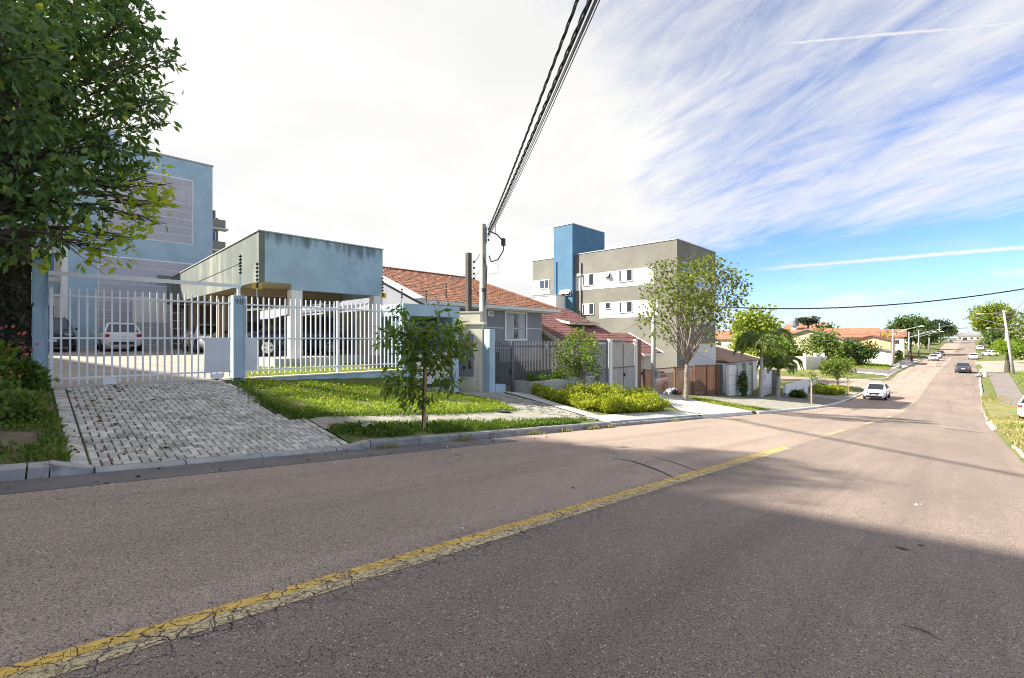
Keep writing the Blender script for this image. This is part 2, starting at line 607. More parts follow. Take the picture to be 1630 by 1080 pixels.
surf('mossy_wall', lin('737a73'), lin('646c67'), 1.2, .85, .25, 60, stain=lin('9c9c8c'), stscale=1.1, st=(.52, .66), streak=True)
surf('tower_blue', lin('4e7690'), lin('466b84'), .6, .75, .12, 60)
surf('grey_panel', lin('bdb9bf'), lin('aeabb2'), .8, .7, .1, 60, island=.05)
surf('white_plaster', (.82, .80, .77), (.74, .72, .69), 1.1, .8, .15, 70, stain=(.45, .43, .38), stscale=1.4, st=(.62, .8), streak=True)
surf('cream_plaster', lin('ddd5c0'), lin('cdc3ab'), 1.3, .8, .2, 60, stain=lin('6f6a58'), stscale=1.7, st=(.60, .80), streak=True)
surf('stone_render', lin('848176'), lin('757269'), .45, .85, .2, 45, stain=lin('6f6d63'), stscale=.5, st=(.45, .75))
surf('house_grey', lin('94959a'), lin('888a8f'), .9, .8, .12, 60)
surf('house_grey_dark', lin('5b5c61'), lin('505156'), .9, .8, .12, 60)
surf('soffit', lin('ab9a80'), lin('95866e'), .8, .85, .1, 50)
surf('garage_inside', lin('9c8e78'), lin('877a66'), .8, .85, .1, 50)
surf('beige_far', lin('d3c6a2'), lin('bfb28e'), .4, .85, .1, 20)
surf('cream_far', lin('e6dcc6'), lin('d4c8b0'), .4, .85, .1, 20)
surf('peach_far', lin('e2b98a'), lin('d3a878'), .4, .85, .1, 20)
surf('white_far', lin('e8e6e0'), lin('d8d5cd'), .4, .8, .1, 20)
surf('bluewall_far', lin('3f5fae'), lin('38549c'), .6, .7, .1, 20)
surf('roof_orange', lin('95674f'), lin('744d3b'), 3.2, .85, .3, 18, stain=lin('4f4038'), stscale=2.4, st=(.50, .70), island=.5)
surf('roof_brown', lin('845a54'), lin('6b4744'), 1.2, .7, .2, 18, island=.22)
surf('roof_red_far', lin('ac7459'), lin('905b45'), 1.0, .8, .2, 10)
surf('roof_grey_far', lin('8b8780'), lin('77736d'), .8, .8, .2, 10)
surf('brown_steel', lin('7d5a44'), lin('6b4b38'), 1.6, .5, .08, 60)
surf('grey_steel', lin('8a8c92'), lin('7e8086'), 1.2, .5, .08, 60)
surf('grey_steel_pale', lin('b5b2ae'), lin('a29e9a'), 1.0, .45, .08, 60, stain=lin('7e7a76'), stscale=2, st=(.6, .8), streak=True)
surf('charcoal_steel', lin('66666c'), lin('5a5a60'), 1.4, .5, .08, 60)
surf('gate_white', (.86, .86, .86), (.76, .76, .77), 3, .45, .05, 60, stain=(.42, .33, .24), stscale=6, st=(.72, .80))
plain('trim_white', (.80, .80, .78), .5)
plain('trim_grey', (.42, .43, .44), .5)
surf('concrete_pole', (.44, .43, .40), (.33, .325, .30), 3, .85, .3, 70, stain=(.14, .13, .12), stscale=3, st=(.58, .78), streak=True)
surf('wood_pole', (.115, .095, .078), (.07, .058, .048), 4, .9, .6, 50, streak=True)
surf('stone_rubble', (.30, .29, .27), (.14, .135, .125), 4, .9, .9, 12)
plain('dark_metal', (.03, .03, .032), .5, .2)
plain('steel', (.42, .43, .44), .35, .8)
plain('cable', (.022, .021, .022), .6)
plain('cable_grey', (.12, .12, .12), .6)
plain('black_plastic', (.02, .02, .021), .5)
plain('yellow_plastic', (.72, .42, .03), .5)
plain('rubber', (.022, .022, .023), .85)
plain('alloy', (.50, .51, .52), .3, .9)
plain('plate_white', (.62, .64, .66), .5)
plain('lamp_red', (.42, .015, .012), .25)
plain('lamp_clear', (.30, .32, .34), .12)
plain('letter_dark', (.11, .12, .13), .6)
plain('curtain', (.62, .63, .66), .9)
plain('chrome', (.7, .7, .7), .15, 1.0)
surf('bark', (.13, .10, .075), (.075, .058, .042), 5, .95, .9, 30, streak=True)
surf('bark_pale', (.25, .215, .17), (.15, .125, .10), 5, .95, .8, 30, streak=True)
surf('stake_wood', (.50, .36, .18), (.38, .26, .12), 6, .9, .4, 50)
surf('bin_white', (.70, .70, .72), (.62, .62, .64), 2, .4, .05, 50, stain=(.36, .35, .33), stscale=3, st=(.62, .8))
plain('skin', (.35, .20, .14), .6)
plain('red_cloth', (.60, .03, .04), .85)
plain('dark_cloth', (.03, .03, .04), .9)
plain('hair', (.02, .015, .012), .7)
surf('dead_leaf', (.24, .10, .035), (.14, .07, .03), 9, .9, 0, 50, island=.6)
plain('plastic_bag', (.66, .68, .70), .35)


def glassmat(name, tint, rough=.06):
    t, b, o = principled(name, Roughness=rough)
    b.inputs['Base Color'].default_value = (*tint, 1)
    b.inputs['Specular IOR Level'].default_value = .9
    b.inputs['Coat Weight'].default_value = .6
    b.inputs['Coat Roughness'].default_value = .03


glassmat('glass_dark', (.018, .020, .022))
glassmat('glass_window', (.035, .04, .045))
glassmat('glass_car', (.015, .017, .019))
for nm, c in (('car_white', (.78, .78, .77)), ('car_silver', (.52, .53, .54)), ('car_charcoal', (.055, .062, .072)), ('car_black', (.012, .012, .014)), ('car_navy', (.025, .03, .05))):
    plain(nm, c, .28, 0.0 if nm == 'car_white' else .3, .5, .7)

leafmat('leaf_dark', (.055, .110, .040), (.140, .220, .070), (.26, .30, .05), .36, .20, .9)
leafmat('leaf_sunlit', (.20, .29, .028), (.38, .42, .045), (.45, .38, .03), .45, .35, 1.0)  # yellow-green leaves, colour raised to look sunlit where they hang in shade
leafmat('leaf_peach', (.070, .125, .022), (.145, .205, .036), (.22, .20, .04), .40, .35, 2.0)
leafmat('leaf_rust', (.32, .07, .02), (.45, .13, .02), None, .4, .4, 2.0)
leafmat('leaf_fresh', (.075, .135, .018), (.15, .205, .030), (.22, .22, .04), .42, .38, 1.2)
leafmat('leaf_olive', (.085, .122, .022), (.165, .195, .040), (.22, .19, .05), .40, .40, .8)
leafmat('leaf_hedge', (.15, .20, .016), (.36, .37, .028), (.12, .16, .02), .38, .38, 1.5)
leafmat('leaf_hedge_dry', (.26, .20, .03), (.36, .26, .04), None, .38, .4, 1.5)
leafmat('leaf_yellowgreen', (.12, .175, .024), (.24, .28, .035), (.28, .29, .05), .40, .40, .4)
leafmat('leaf_mid', (.075, .130, .026), (.150, .205, .042), (.14, .15, .04), .36, .40, .4)
leafmat('leaf_deep', (.045, .082, .022), (.090, .135, .034), None, .3, .4, .3)
leafmat('ivy_leaf', (.045, .048, .026), (.085, .075, .045), (.05, .08, .02), .25, .5, .8)
leafmat('leaf_lime', (.13, .21, .018), (.24, .33, .028), None, .42, .4, .6)
leafmat('leaf_palm', (.11, .17, .045), (.23, .29, .08), (.18, .18, .05), .36, .35, .8)
leafmat('leaf_pine', (.016, .034, .014), (.030, .055, .020), None, .2, .5, .4)
leafmat('petal_pink', (.45, .07, .12), (.55, .14, .12), None, .4, .5, 3.0)
leafmat('blade_green', (.12, .19, .018), (.27, .33, .034), (.36, .31, .09), .42, .45, .8)
leafmat('blade_dark', (.05, .10, .014), (.12, .18, .022), (.20, .20, .05), .40, .45, .9)
leafmat('blade_dry', (.23, .22, .08), (.35, .30, .14), (.18, .24, .03), .35, .55, .8)

# ------------------------------------------------------------------ ground sheet
def build_ground():
    def axis(segs):
        out = []
        for a, b, st in segs:
            n = max(1, round((b - a) / st))
            out += [a + (b - a) * i / n for i in range(n)]
        return out + [segs[-1][1]]
    xs = axis([(-900, -200, 70), (-200, -60, 10), (-60, -14.4, 1.6), (-14.4, -13.9, .25), (-13.9, -7.9, .6), (-7.9, -7.4, .25), (-7.4, 1, 1.2), (1, 1.4, .2), (1.4, 8, .7), (8, 60, 6), (60, 200, 20), (200, 900, 70)])
    ys = axis([(-80, -12, 6), (-12, 26, .75), (26, 64, 1.4), (64, 66, .5), (66, 78, 1.5), (78, 79, .5), (79, 160, 4), (160, 360, 8), (360, 1500, 80)])
    vs = []
    for y in ys:
        for x in xs:
            xr = x - xo(y)
            z = gnd(x, y) - .035
            if KL - .02 < xr < KR + .02:
                z -= .05
            if abs(x) > 60:
                z += .004 * (abs(x) - 60) if abs(x) < 200 else .56
            vs.append((x, y, z))
    nx = len(xs)
    fs = np.array([(j * nx + i, j * nx + i + 1, (j + 1) * nx + i + 1, (j + 1) * nx + i) for j in range(len(ys) - 1) for i in range(nx - 1)])
    o = put('ground', np_mesh('ground', np.array(vs), fs), 'turf', smooth=True)
    return structure(o)


build_ground()


def long_strip(name, xa, xb, y0, y1, mat, lift, parent=None, step=1.0, crown=False):
    """a strip along the street between two offsets from its axis"""
    n = max(1, int((y1 - y0) / step))
    k = 4
    vs = []
    for i in range(n + 1):
        y = y0 + (y1 - y0) * i / n
        for j in range(k + 1):
            x = xa + (xb - xa) * j / k
            z = prof(y) + lift - (.012 * abs(x + 3.22) if crown else 0)
            vs.append((x + xo(y), y, z))
    fs = [(i * (k + 1) + j, i * (k + 1) + j + 1, (i + 1) * (k + 1) + j + 1, (i + 1) * (k + 1) + j) for i in range(n) for j in range(k)]
    return obj(name, MB().add(vs, fs), mat, parent, smooth=True)


CR = .0
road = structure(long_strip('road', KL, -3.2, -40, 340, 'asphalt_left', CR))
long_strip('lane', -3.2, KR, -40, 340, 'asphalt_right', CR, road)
long_strip('gutter', KL, -7.02, -12, 7.5, 'gutter_asphalt', .004, road, .5)
# side street running off to the left in the dip
def side_street():
    m = MB()
    pts = []
    n = 14
    A, B = [], []
    for i in range(n + 1):
        a = math.pi / 2 * i / n
        A.append((KL - 4.5 + 4.5 * math.sin(a) + xo(62), 68 - 4.5 * (1 - math.cos(a)) - .0))
        B.append((KL - 4.5 + 4.5 * math.sin(a) + xo(80), 76 + 4.5 * (1 - math.cos(a))))
    A = [(-70, 68)] + A
    B = [(-70, 76)] + B
    k = 5
    vs = []
    for a, b in zip(A, B):
        for j in range(k + 1):
            x, y = a[0] + (b[0] - a[0]) * j / k, a[1] + (b[1] - a[1]) * j / k
            vs.append((x, y, prof(y) + min(.45, (KL + xo(y) - x) * .008 if x < KL else 0) + .012))
    fs = [(i * (k + 1) + j, (i + 1) * (k + 1) + j, (i + 1) * (k + 1) + j + 1, i * (k + 1) + j + 1) for i in range(len(A) - 1) for j in range(k)]
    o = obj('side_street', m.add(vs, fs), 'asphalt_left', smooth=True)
    if o.data.polygons[3].normal.z < 0:
        o.data.flip_normals()
    structure(o)
    for name, L in (('kerb', A), ('kerb', B)):
        mm = MB()
        for i in range(1, len(L) - 1):
            a, b = L[i], L[i + 1]
            mm.bar((*a, prof(a[1]) + .06), (*b, prof(b[1]) + .06), .16, .2)
        obj(name, mm, 'kerb_white', o)


side_street()
# centre line: a fresh stripe beside a faded, cracked one; broken dashes further on
long_strip('lane_marking', -3.335, -3.235, -12, 13.6, 'line_bright', .006, road, .5)
long_strip('lane_marking', -3.235, -3.10, -12, 13.4, 'line_faded', .006, road, .5)
for y in (18.4, 27.0, 35.5, 44.0, 52.5):
    long_strip('lane_marking', -3.32, -3.18, y, y + 3.2, 'line_dash', .006, road, .8)
# tarred cracks and stains on the carriageway
def crack(pts, w):
    m = MB()
    vs = []
    q = []
    for (x0, y0), (x1, y1) in zip(pts, pts[1:]):
        for k in range(6):
            q.append((x0 + (x1 - x0) * k / 6 + rnd.uniform(-.02, .02), y0 + (y1 - y0) * k / 6 + rnd.uniform(-.02, .02)))
    q.append(pts[-1])
    for i, (x, y) in enumerate(q):
        e = w * math.sin(math.pi * (i + .3) / (len(q) - .4)) * rnd.uniform(.6, 1.2) + .003
        vs += [(x, y - e, prof(y - e) + .007), (x, y + e, prof(y + e) + .007)]
    fs = [(2 * i, 2 * i + 2, 2 * i + 3, 2 * i + 1) for i in range(len(q) - 1)]
    o = obj('crack', m.add(vs, fs), 'tar', road)
    if o.data.polygons[0].normal.z < 0:
        o.data.flip_normals()


crack([(-4.78, 7.75), (-4.39, 7.8), (-3.71, 7.47), (-3.15, 7.05)], .03)
crack([(-4.55, 8.68), (-3.99, 8.5), (-3.33, 8.1), (-2.95, 7.9)], .014)
crack([(-5.36, 8.3), (-4.94, 8.19)], .010)
crack([(-.28, 4.18), (-.19, 4.17), (-.09, 4.13)], .005)
crack([(-1.4, 31.0), (-.2, 30.0), (1.0, 29.2)], .10)
for (x, y, a, b) in ((-.44, 6.18, .06, .035), (-.31, 6.49, .03, .022), (-3.86, 5.21, .04, .025)):
    m = MB()
    n = 12
    m.add([(x + a * math.cos(2 * math.pi * k / n) * rnd.uniform(.7, 1.2), y + b * math.sin(2 * math.pi * k / n) * rnd.uniform(.7, 1.2), prof(y) + .007 - .087 * b * math.sin(2 * math.pi * k / n)) for k in range(n)], [tuple(range(n))])
    obj('tar_spot', m, 'tar', road)

# ------------------------------------------------------------------ kerbs: every stone near by is a piece of its own
def kerb_run(label_name, x, y0, y1, ln, mat, h=.13, w=.16, jig=.012, drop=None, parent=None):
    k = structure(obj(label_name, MB().box(x - .04, x - .02, y0, y0 + .02, prof(y0) - .2, prof(y0) - .15), mat)) if parent is None else parent
    y = y0
    base = MB()
    hw = w / 2
    base.add([(-hw, 0, -.2), (hw, 0, -.2), (hw, 0, h - .03), (hw - .035, 0, h), (-hw, 0, h),
              (-hw, 1, -.2), (hw, 1, -.2), (hw, 1, h - .03), (hw - .035, 1, h), (-hw, 1, h)],
             [(0, 1, 2, 3, 4), (9, 8, 7, 6, 5), (0, 5, 6, 1), (1, 6, 7, 2), (2, 7, 8, 3), (3, 8, 9, 4), (4, 9, 5, 0)])
    me = base.mesh('kerbstone')
    while y < y1 - .05:
        l = min(ln * rnd.uniform(.85, 1.15), y1 - y)
        za, zb = prof(y), prof(y + l)
        o = piece('kerbstone', me, k, (x + xo(y) + rnd.uniform(-jig, jig), y + .006, za + rnd.uniform(-.008, .008)), (math.atan2(zb - za, l), 0, rnd.uniform(-.006, .006)), mat)
        o.scale = (1, l - .012, 1)
        y += l
    return k


kerb_a = kerb_run('kerb_left', -7.74, -3.2, .16, 1.0, 'kerb_concrete', .15, .20)
# sloping end stone
m = MB()
m.prism([(-7.84, .17, prof(.17) - .1), (-7.64, .17, prof(.17) - .1), (-7.64, .17, .13), (-7.84, .17, .15)], (0, .02, 0))
m.add([(-7.84, .19, -.1), (-7.64, .19, -.1), (-7.64, .19, .13), (-7.84, .19, .15), (-7.86, .55, -.1), (-7.70, .55, -.1), (-7.70, .55, .0), (-7.86, .55, .02)],
      [(0, 1, 2, 3), (7, 6, 5, 4), (0, 4, 5, 1), (1, 5, 6, 2), (2, 6, 7, 3), (3, 7, 4, 0)])
obj('kerbstone', m, 'kerb_concrete', kerb_a)
kerb_run('', -7.74, .56, 3.75, 1.05, 'kerb_concrete', .045, .19, .006, parent=kerb_a)
m = MB()
m.add([(-7.86, 3.76, -.5), (-7.66, 3.76, -.5), (-7.66, 3.76, prof(3.76) + .03), (-7.86, 3.76, prof(3.76) + .05), (-7.84, 4.25, -.6), (-7.64, 4.25, -.6), (-7.64, 4.25, prof(4.25) + .13), (-7.84, 4.25, prof(4.25) + .14)],
      [(0, 1, 2, 3), (7, 6, 5, 4), (0, 4, 5, 1), (1, 5, 6, 2), (2, 6, 7, 3), (3, 7, 4, 0)])
obj('kerbstone', m, 'kerb_concrete', kerb_a)
kerb_run('', -7.73, 4.26, 12.2, .92, 'kerb_stone', .14, .18, .014, parent=kerb_a)
kerb_run('', -7.73, 12.2, 19.2, .80, 'kerb_stone', .09, .16, .014, parent=kerb_a)
kerb_run('', -7.73, 26.5, 62.0, 1.0, 'kerb_white', .13, .16, .01, parent=kerb_a)
kerb_run('', -7.73, 82.0, 150.0, 3.0, 'kerb_concrete', .13, .2, .01, parent=kerb_a)
kerb_b = kerb_run('kerb_right', 1.23, -4, 22, 1.0, 'kerb_concrete', .10, .16, .02)
kerb_run('', 1.23, 33, 40, 1.0, 'kerb_white', .14, .34, .02, parent=kerb_b)
kerb_run('', 1.23, 43, 100, 1.6, 'kerb_concrete', .12, .2, .02, parent=kerb_b)

# ------------------------------------------------------------------ driveway of single pavers, herringbone
def driveway():
    d = structure(sheet('driveway', ([(-14.2, .30), (-11, .30), (-7.84, .34)], [(-14.2, 4.0), (-11, 3.95), (-7.84, 3.95)]), 'paver_joint', -.028, sub=24, nv=36))
    W = .1
    def slope(x, y):
        e = .05
        return math.atan2(gnd(x, y + e) - gnd(x, y - e), 2 * e), -math.atan2(gnd(x + e, y) - gnd(x - e, y), 2 * e)
    mb = MB()
    g, t, c = .0085, .05, .008
    def brickmesh(lx, ly):
        b = MB()
        x0, x1, y0, y1 = -lx / 2 + g, lx / 2 - g, -ly / 2 + g, ly / 2 - g
        b.add([(x0, y0, -t), (x1, y0, -t), (x1, y1, -t), (x0, y1, -t), (x0, y0, -c), (x1, y0, -c), (x1, y1, -c), (x0, y1, -c), (x0 + c, y0 + c, 0), (x1 - c, y0 + c, 0), (x1 - c, y1 - c, 0), (x0 + c, y1 - c, 0)],
              [(0, 1, 5, 4), (1, 2, 6, 5), (2, 3, 7, 6), (3, 0, 4, 7), (4, 5, 9, 8), (5, 6, 10, 9), (6, 7, 11, 10), (7, 4, 8, 11), (8, 9, 10, 11)])
        return b
    bx, by, bh = brickmesh(2 * W, W), brickmesh(W, 2 * W), brickmesh(W, W)
    spots = []
    x0, x1, y0, y1 = -14.15, -7.85, .545, 3.98
    n = 70
    for i in range(-n, n):
        for j in range(-n, n):
            k = (i - j) % 4
            # herringbone: cells of size W on a lattice; a brick cut by the edge is laid as a half
            if k == 0:
                cells, h = ((i, j), (i + 1, j)), 'x'
            elif k == 2:
                cells, h = ((i, j), (i, j - 1)), 'y'
            else:
                continue
            ok = []
            for a, b in cells:
                cx, cy = x0 + (a + .5) * W, y0 + (b + .5) * W
                lim = 3.66 + .10 * math.sin(cx * 1.9) if cx < -9.7 else 3.92
                if x0 < cx < x1 and y0 < cy < lim:
                    ok.append((cx, cy))
            if len(ok) == 2:
                spots.append(((ok[0][0] + ok[1][0]) / 2, (ok[0][1] + ok[1][1]) / 2, h))
            elif ok:
                spots.append((*ok[0], 'h'))
    # header course along the left edge
    yy = x0
    while yy < x1 - .05:
        spots.append((yy + .05, .34 + .1, 'y'))
        spots.append((yy + .05, .34 + .1 + .0, None))
        yy += W
    spots = [s for s in spots if s[2]]
    spots.sort(key=lambda s: math.hypot(s[0], s[1]))
    mx, my, mh = bx.mesh('brick_x'), by.mesh('brick_y'), bh.mesh('brick_half')
    rest = MB()
    for q, (cx, cy, h) in enumerate(spots):
        z = gnd(cx, cy) + rnd.uniform(-.004, .004)
        rx, ry = slope(cx, cy)
        rx += rnd.uniform(-.012, .012)
        ry += rnd.uniform(-.012, .012)
        rz = rnd.uniform(-.025, .025)
        if q < 300:
            piece('brick', {'x': mx, 'y': my, 'h': mh}[h], d, (cx, cy, z), (rx, ry, rz), 'paver_brick')
        else:
            M = Matrix.Translation((cx, cy, z)) @ Matrix.Rotation(rz, 4, 'Z') @ Matrix.Rotation(ry, 4, 'Y') @ Matrix.Rotation(rx, 4, 'X')
            src = {'x': bx, 'y': by, 'h': bh}[h]
            rest.add([M @ Vector(v) for v in src.v], src.f)
    obj('brick_field', rest, 'paver_brick', d)['kind'] = 'stuff'


driveway()

# courtyard, paths and slabs
structure(sheet('courtyard', ([(-14.15, -3.5), (-25, -3.5), (-36.4, -3.5)], [(-14.15, 4.2), (-25, 5.6), (-36.4, 8.4)]), 'yard_concrete', .0))
structure(sheet('path', ([(-9.62, 3.95), (-9.55, 7.5), (-9.9, 10.6)], [(-8.78, 3.95), (-8.62, 7.5), (-8.2, 11.9)]), 'path_concrete', .004))
ent = structure(sheet('entrance_path', ([(-14.3, 11.4), (-11.5, 11.3), (-9.9, 10.6)], [(-14.3, 13.75), (-11.5, 13.3), (-8.2, 12.3)]), 'path_concrete', -.012))
def worn_pavers():
    b = MB()
    g, t, c = .008, .04, .008
    lx, ly = .2, .2
    x0, x1, y0, y1 = -lx / 2 + g, lx / 2 - g, -ly / 2 + g, ly / 2 - g
    b.add([(x0, y0, -t), (x1, y0, -t), (x1, y1, -t), (x0, y1, -t), (x0, y0, -c), (x1, y0, -c), (x1, y1, -c), (x0, y1, -c), (x0 + c, y0 + c, 0), (x1 - c, y0 + c, 0), (x1 - c, y1 - c, 0), (x0 + c, y1 - c, 0)],
          [(0, 1, 5, 4), (1, 2, 6, 5), (2, 3, 7, 6), (3, 0, 4, 7), (4, 5, 9, 8), (5, 6, 10, 9), (6, 7, 11, 10), (7, 4, 8, 11), (8, 9, 10, 11)])
    me = b.mesh('paver')
    k = 0
    x = -13.4
    while x < -8.5:
        lo = 11.35 if x < -11.5 else 11.3 - (x + 11.5) * .42
        hi = 13.2 if x < -11.5 else 13.2 - (x + 11.5) * .31
        y = lo
        while y < hi:
            if rnd.random() < .82:
                e = .1
                piece('paver', me, ent, (x + rnd.uniform(-.01, .01), y + rnd.uniform(-.01, .01), gnd(x, y) + rnd.uniform(-.004, .006)),
                      (math.atan2(gnd(x, y + e) - gnd(x, y - e), 2 * e) + rnd.uniform(-.03, .03), -math.atan2(gnd(x + e, y) - gnd(x - e, y), 2 * e), rnd.uniform(-.05, .05)), 'paver_worn')
                k += 1
            y += .215
        x += .215


worn_pavers()
# smooth grey walk past the hedge: slabs poured side by side
walk = structure(sheet('walkway', ([(-14.0, 13.85), (-11.9, 13.45), (-8.2, 12.3)], [(-13.4, 15.0), (-11.4, 14.0), (-8.7, 13.2)]), 'slab_grey', .01))
yy = 12.45
while yy < 19.1:
    y2 = min(yy + 1.35, 19.2)
    m = MB()
    vs = [(-8.72, yy + .008), (-7.82, yy + .008), (-7.82, y2 - .008), (-8.72, y2 - .008)]
    m.prism([(a, b, gnd(a, b) - .06) for a, b in vs], (0, 0, .072))
    obj('slab', m, 'slab_grey', walk)
    yy = y2
dr3 = structure(sheet('concrete_apron', ([(-14.1, 22.2), (-10.5, 21.6), (-8.7, 19.4), (-7.65, 19.25)], [(-14.1, 26.3), (-10.7, 26.6), (-8.7, 26.2), (-7.65, 25.6)]), 'slab_pale', .008))
structure(sheet('sidewalk', ([(-13.9, 26.3), (-12, 40), (-11.5, 58)], [(-7.82, 25.8), (-7.82, 40), (-7.82, 61)]), 'path_concrete', .0))
structure(sheet('sidewalk', ([(-11.6, 83), (-9.5, 110), (-9.0, 140)], [(-7.6 + xo(83), 83), (-7.62 + xo(110), 110), (-7.62 + xo(140), 140)]), 'slab_pale', .02))
structure(sheet('driveway', ([(-12.0, 45.5), (-7.84, 43.5)], [(-12.0, 51.5), (-7.84, 51)]), 'asphalt_walk', .012))
structure(sheet('corner_walk', ([(-13, 84), (-7.55 + xo(84), 86)], [(-13, 90), (-7.55 + xo(100), 100)]), 'asphalt_walk', .03))
# right-hand pavement
structure(sheet('sidewalk', ([(2.3, 46), (2.5, 70), (2.6, 94)], [(4.0, 46), (4.3, 70), (4.6, 94)]), 'asphalt_walk', .006))
structure(sheet('driveway', ([(1.35, 29.5), (12, 29.5)], [(1.35, 33.2), (12, 33.2)]), 'slab_pale', .006))
structure(sheet('driveway', ([(1.35, 37.2), (12, 37.2)], [(1.35, 41.2), (12, 41.2)]), 'slab_pale', .006))
structure(sheet('driveway', ([(1.9, 96), (14, 96)], [(1.9, 140), (14, 140)]), 'path_concrete', .01))
# manhole cover beside the path
m = MB()
m.prism([(-9.84 + .33 * math.cos(2 * math.pi * k / 20), 9.65 + .33 * math.sin(2 * math.pi * k / 20), gnd(-9.84, 9.65) + .0 - .1 * .33 * math.sin(2 * math.pi * k / 20)) for k in range(20)], (0, 0, .03))
tag(obj('manhole_cover', m, 'iron_cover'), 'round iron manhole cover set in the path by the lawn', 'manhole cover')

# ------------------------------------------------------------------ buildings
def text(name, body, size, mat, parent, loc, rot, ext=.004):
    cu = bpy.data.curves.new(name, 'FONT')
    cu.body = body
    cu.size = size
    cu.extrude = ext
    cu.align_x, cu.align_y = 'CENTER', 'CENTER'
    cu.materials.append(MATS[mat])
    f = offs(parent)
    tmp = bpy.data.objects.new(name + '_curve', cu)
    me = bpy.data.meshes.new_from_object(tmp)
    bpy.data.objects.remove(tmp)
    o = bpy.data.objects.new(name, me)
    C.objects.link(o)
    o.parent = parent
    o.location = (loc[0] - f[0], loc[1] - f[1], loc[2] - f[2])
    o.rotation_euler = rot
    return o


def window_x(parent, x, y0, y1, z0, z1, frame='trim_white', mull=1, glass='glass_window', depth=.05, curtain=False, fw=.05, sill=True):
    """a window in a wall facing +X"""
    f = MB()
    f.box(x + .003, x + depth, y0 - fw, y1 + fw, z1, z1 + fw)
    f.box(x + .003, x + depth, y0 - fw, y1 + fw, z0 - fw, z0)
    f.box(x + .003, x + depth, y0 - fw, y0, z0, z1)
    f.box(x + .003, x + depth, y1, y1 + fw, z0, z1)
    for i in range(mull):
        c = y0 + (y1 - y0) * (i + 1) / (mull + 1)
        f.box(x + .003, x + depth * .8, c - .02, c + .02, z0, z1)
    w = obj('window', f, frame, parent)
    obj('pane', MB().box(x + .004, x + .016, y0 + .001, y1 - .001, z0 + .001, z1 - .001), glass, w)
    if curtain:
        m = MB()
        for a, b in ((y0 + .03, y0 + (y1 - y0) * .4), (y0 + (y1 - y0) * .62, y1 - .03)):
            n = 8
            for i in range(n):
                c = a + (b - a) * i / n
                m.box(x + .017, x + .020 + .004 * (i % 2), c, c + (b - a) / n * .7, z0 + .02, z1 - .02)
        obj('curtain', m, 'curtain', w)
    if sill:
        obj('sill', MB().box(x + .003, x + .09, y0 - .09, y1 + .09, z0 - fw - .05, z0 - fw), frame, w)
    return w


def window_y(parent, y, x0, x1, z0, z1, frame='trim_white', mull=1, glass='glass_window', fw=.05, curtain=False, open_=False):
    """a window in a wall facing -Y"""
    f = MB()
    d = .05
    f.box(x0 - fw, x1 + fw, y - d, y - .003, z1, z1 + fw)
    f.box(x0 - fw, x1 + fw, y - d - .04, y - .003, z0 - fw, z0)
    f.box(x0 - fw, x0, y - d, y - .003, z0, z1)
    f.box(x1, x1 + fw, y - d, y - .003, z0, z1)
    for i in range(mull):
        c = x0 + (x1 - x0) * (i + 1) / (mull + 1)
        f.box(c - .025, c + .025, y - d * .8, y - .003, z0, z1)
    w = obj('window', f, frame, parent)
    obj('pane', MB().box(x0 + .001, x1 - .001, y - .018, y - .005, z0 + .001, z1 - .001), glass, w)
    if curtain:
        m = MB()
        n = 9
        a, b = x0 + (x1 - x0) * .12, x0 + (x1 - x0) * .62
        for i in range(n):
            c = a + (b - a) * i / n
            m.box(c, c + (b - a) / n * .75, y - .024 - .003 * (i % 2), y - .019, z0 + .02, z1 - .02)
        obj('curtain', m, 'curtain', w)
    if open_:
        obj('sash', MB().prism([(x0, y - .06, z1), (x1, y - .06, z1), (x1, y - .34, z0 + .12), (x0, y - .34, z0 + .12)], (0, -.03, -.02)), frame, w)
    return w


def tiled_roof(name, a, b, c, d, mat, parent, pitch_w=.22, row=.36, amp=.035):
    """clay tiles over the quad a-b (eave) to d-c (ridge): rolls across, stepped courses up the slope"""
    a, b, c, d = map(Vector, (a, b, c, d))
    L = max((b - a).length, (c - d).length)
    S = max((d - a).length, (c - b).length)
    nu, nv = max(2, int(L / pitch_w)), max(2, int(S / row))
    nrm = (b - a).cross(d - a).normalized()
    if nrm.z < 0:
        nrm = -nrm
    vs, qs = [], []
    cross = [(0.0, 0.0), (.2, .8), (.5, 1.0), (.8, .8), (1.0, 0.0)]
    for j in range(nv):
        for i in range(nu):
            jit = rng.uniform(-.008, .008)
            k = len(vs)
            for e, (v, lift) in enumerate(((j / nv, .022), (min(1.0, (j + 1.12) / nv), 0.0))):
                for (q, h) in cross:
                    u = (i + q) / nu
                    p = (a + (b - a) * u) * (1 - v) + (d + (c - d) * u) * v
                    vs.append(tuple(p + nrm * (h * amp + lift + jit)))
            for q in range(4):
                qs.append((k + q, k + q + 1, k + 5 + q + 1, k + 5 + q))
    off = offs(parent)
    va = np.array(vs) - np.array(off)
    o = put(name, np_mesh(name, va, np.array(qs)), mat, parent)
    OFF[o.name] = off
    return o


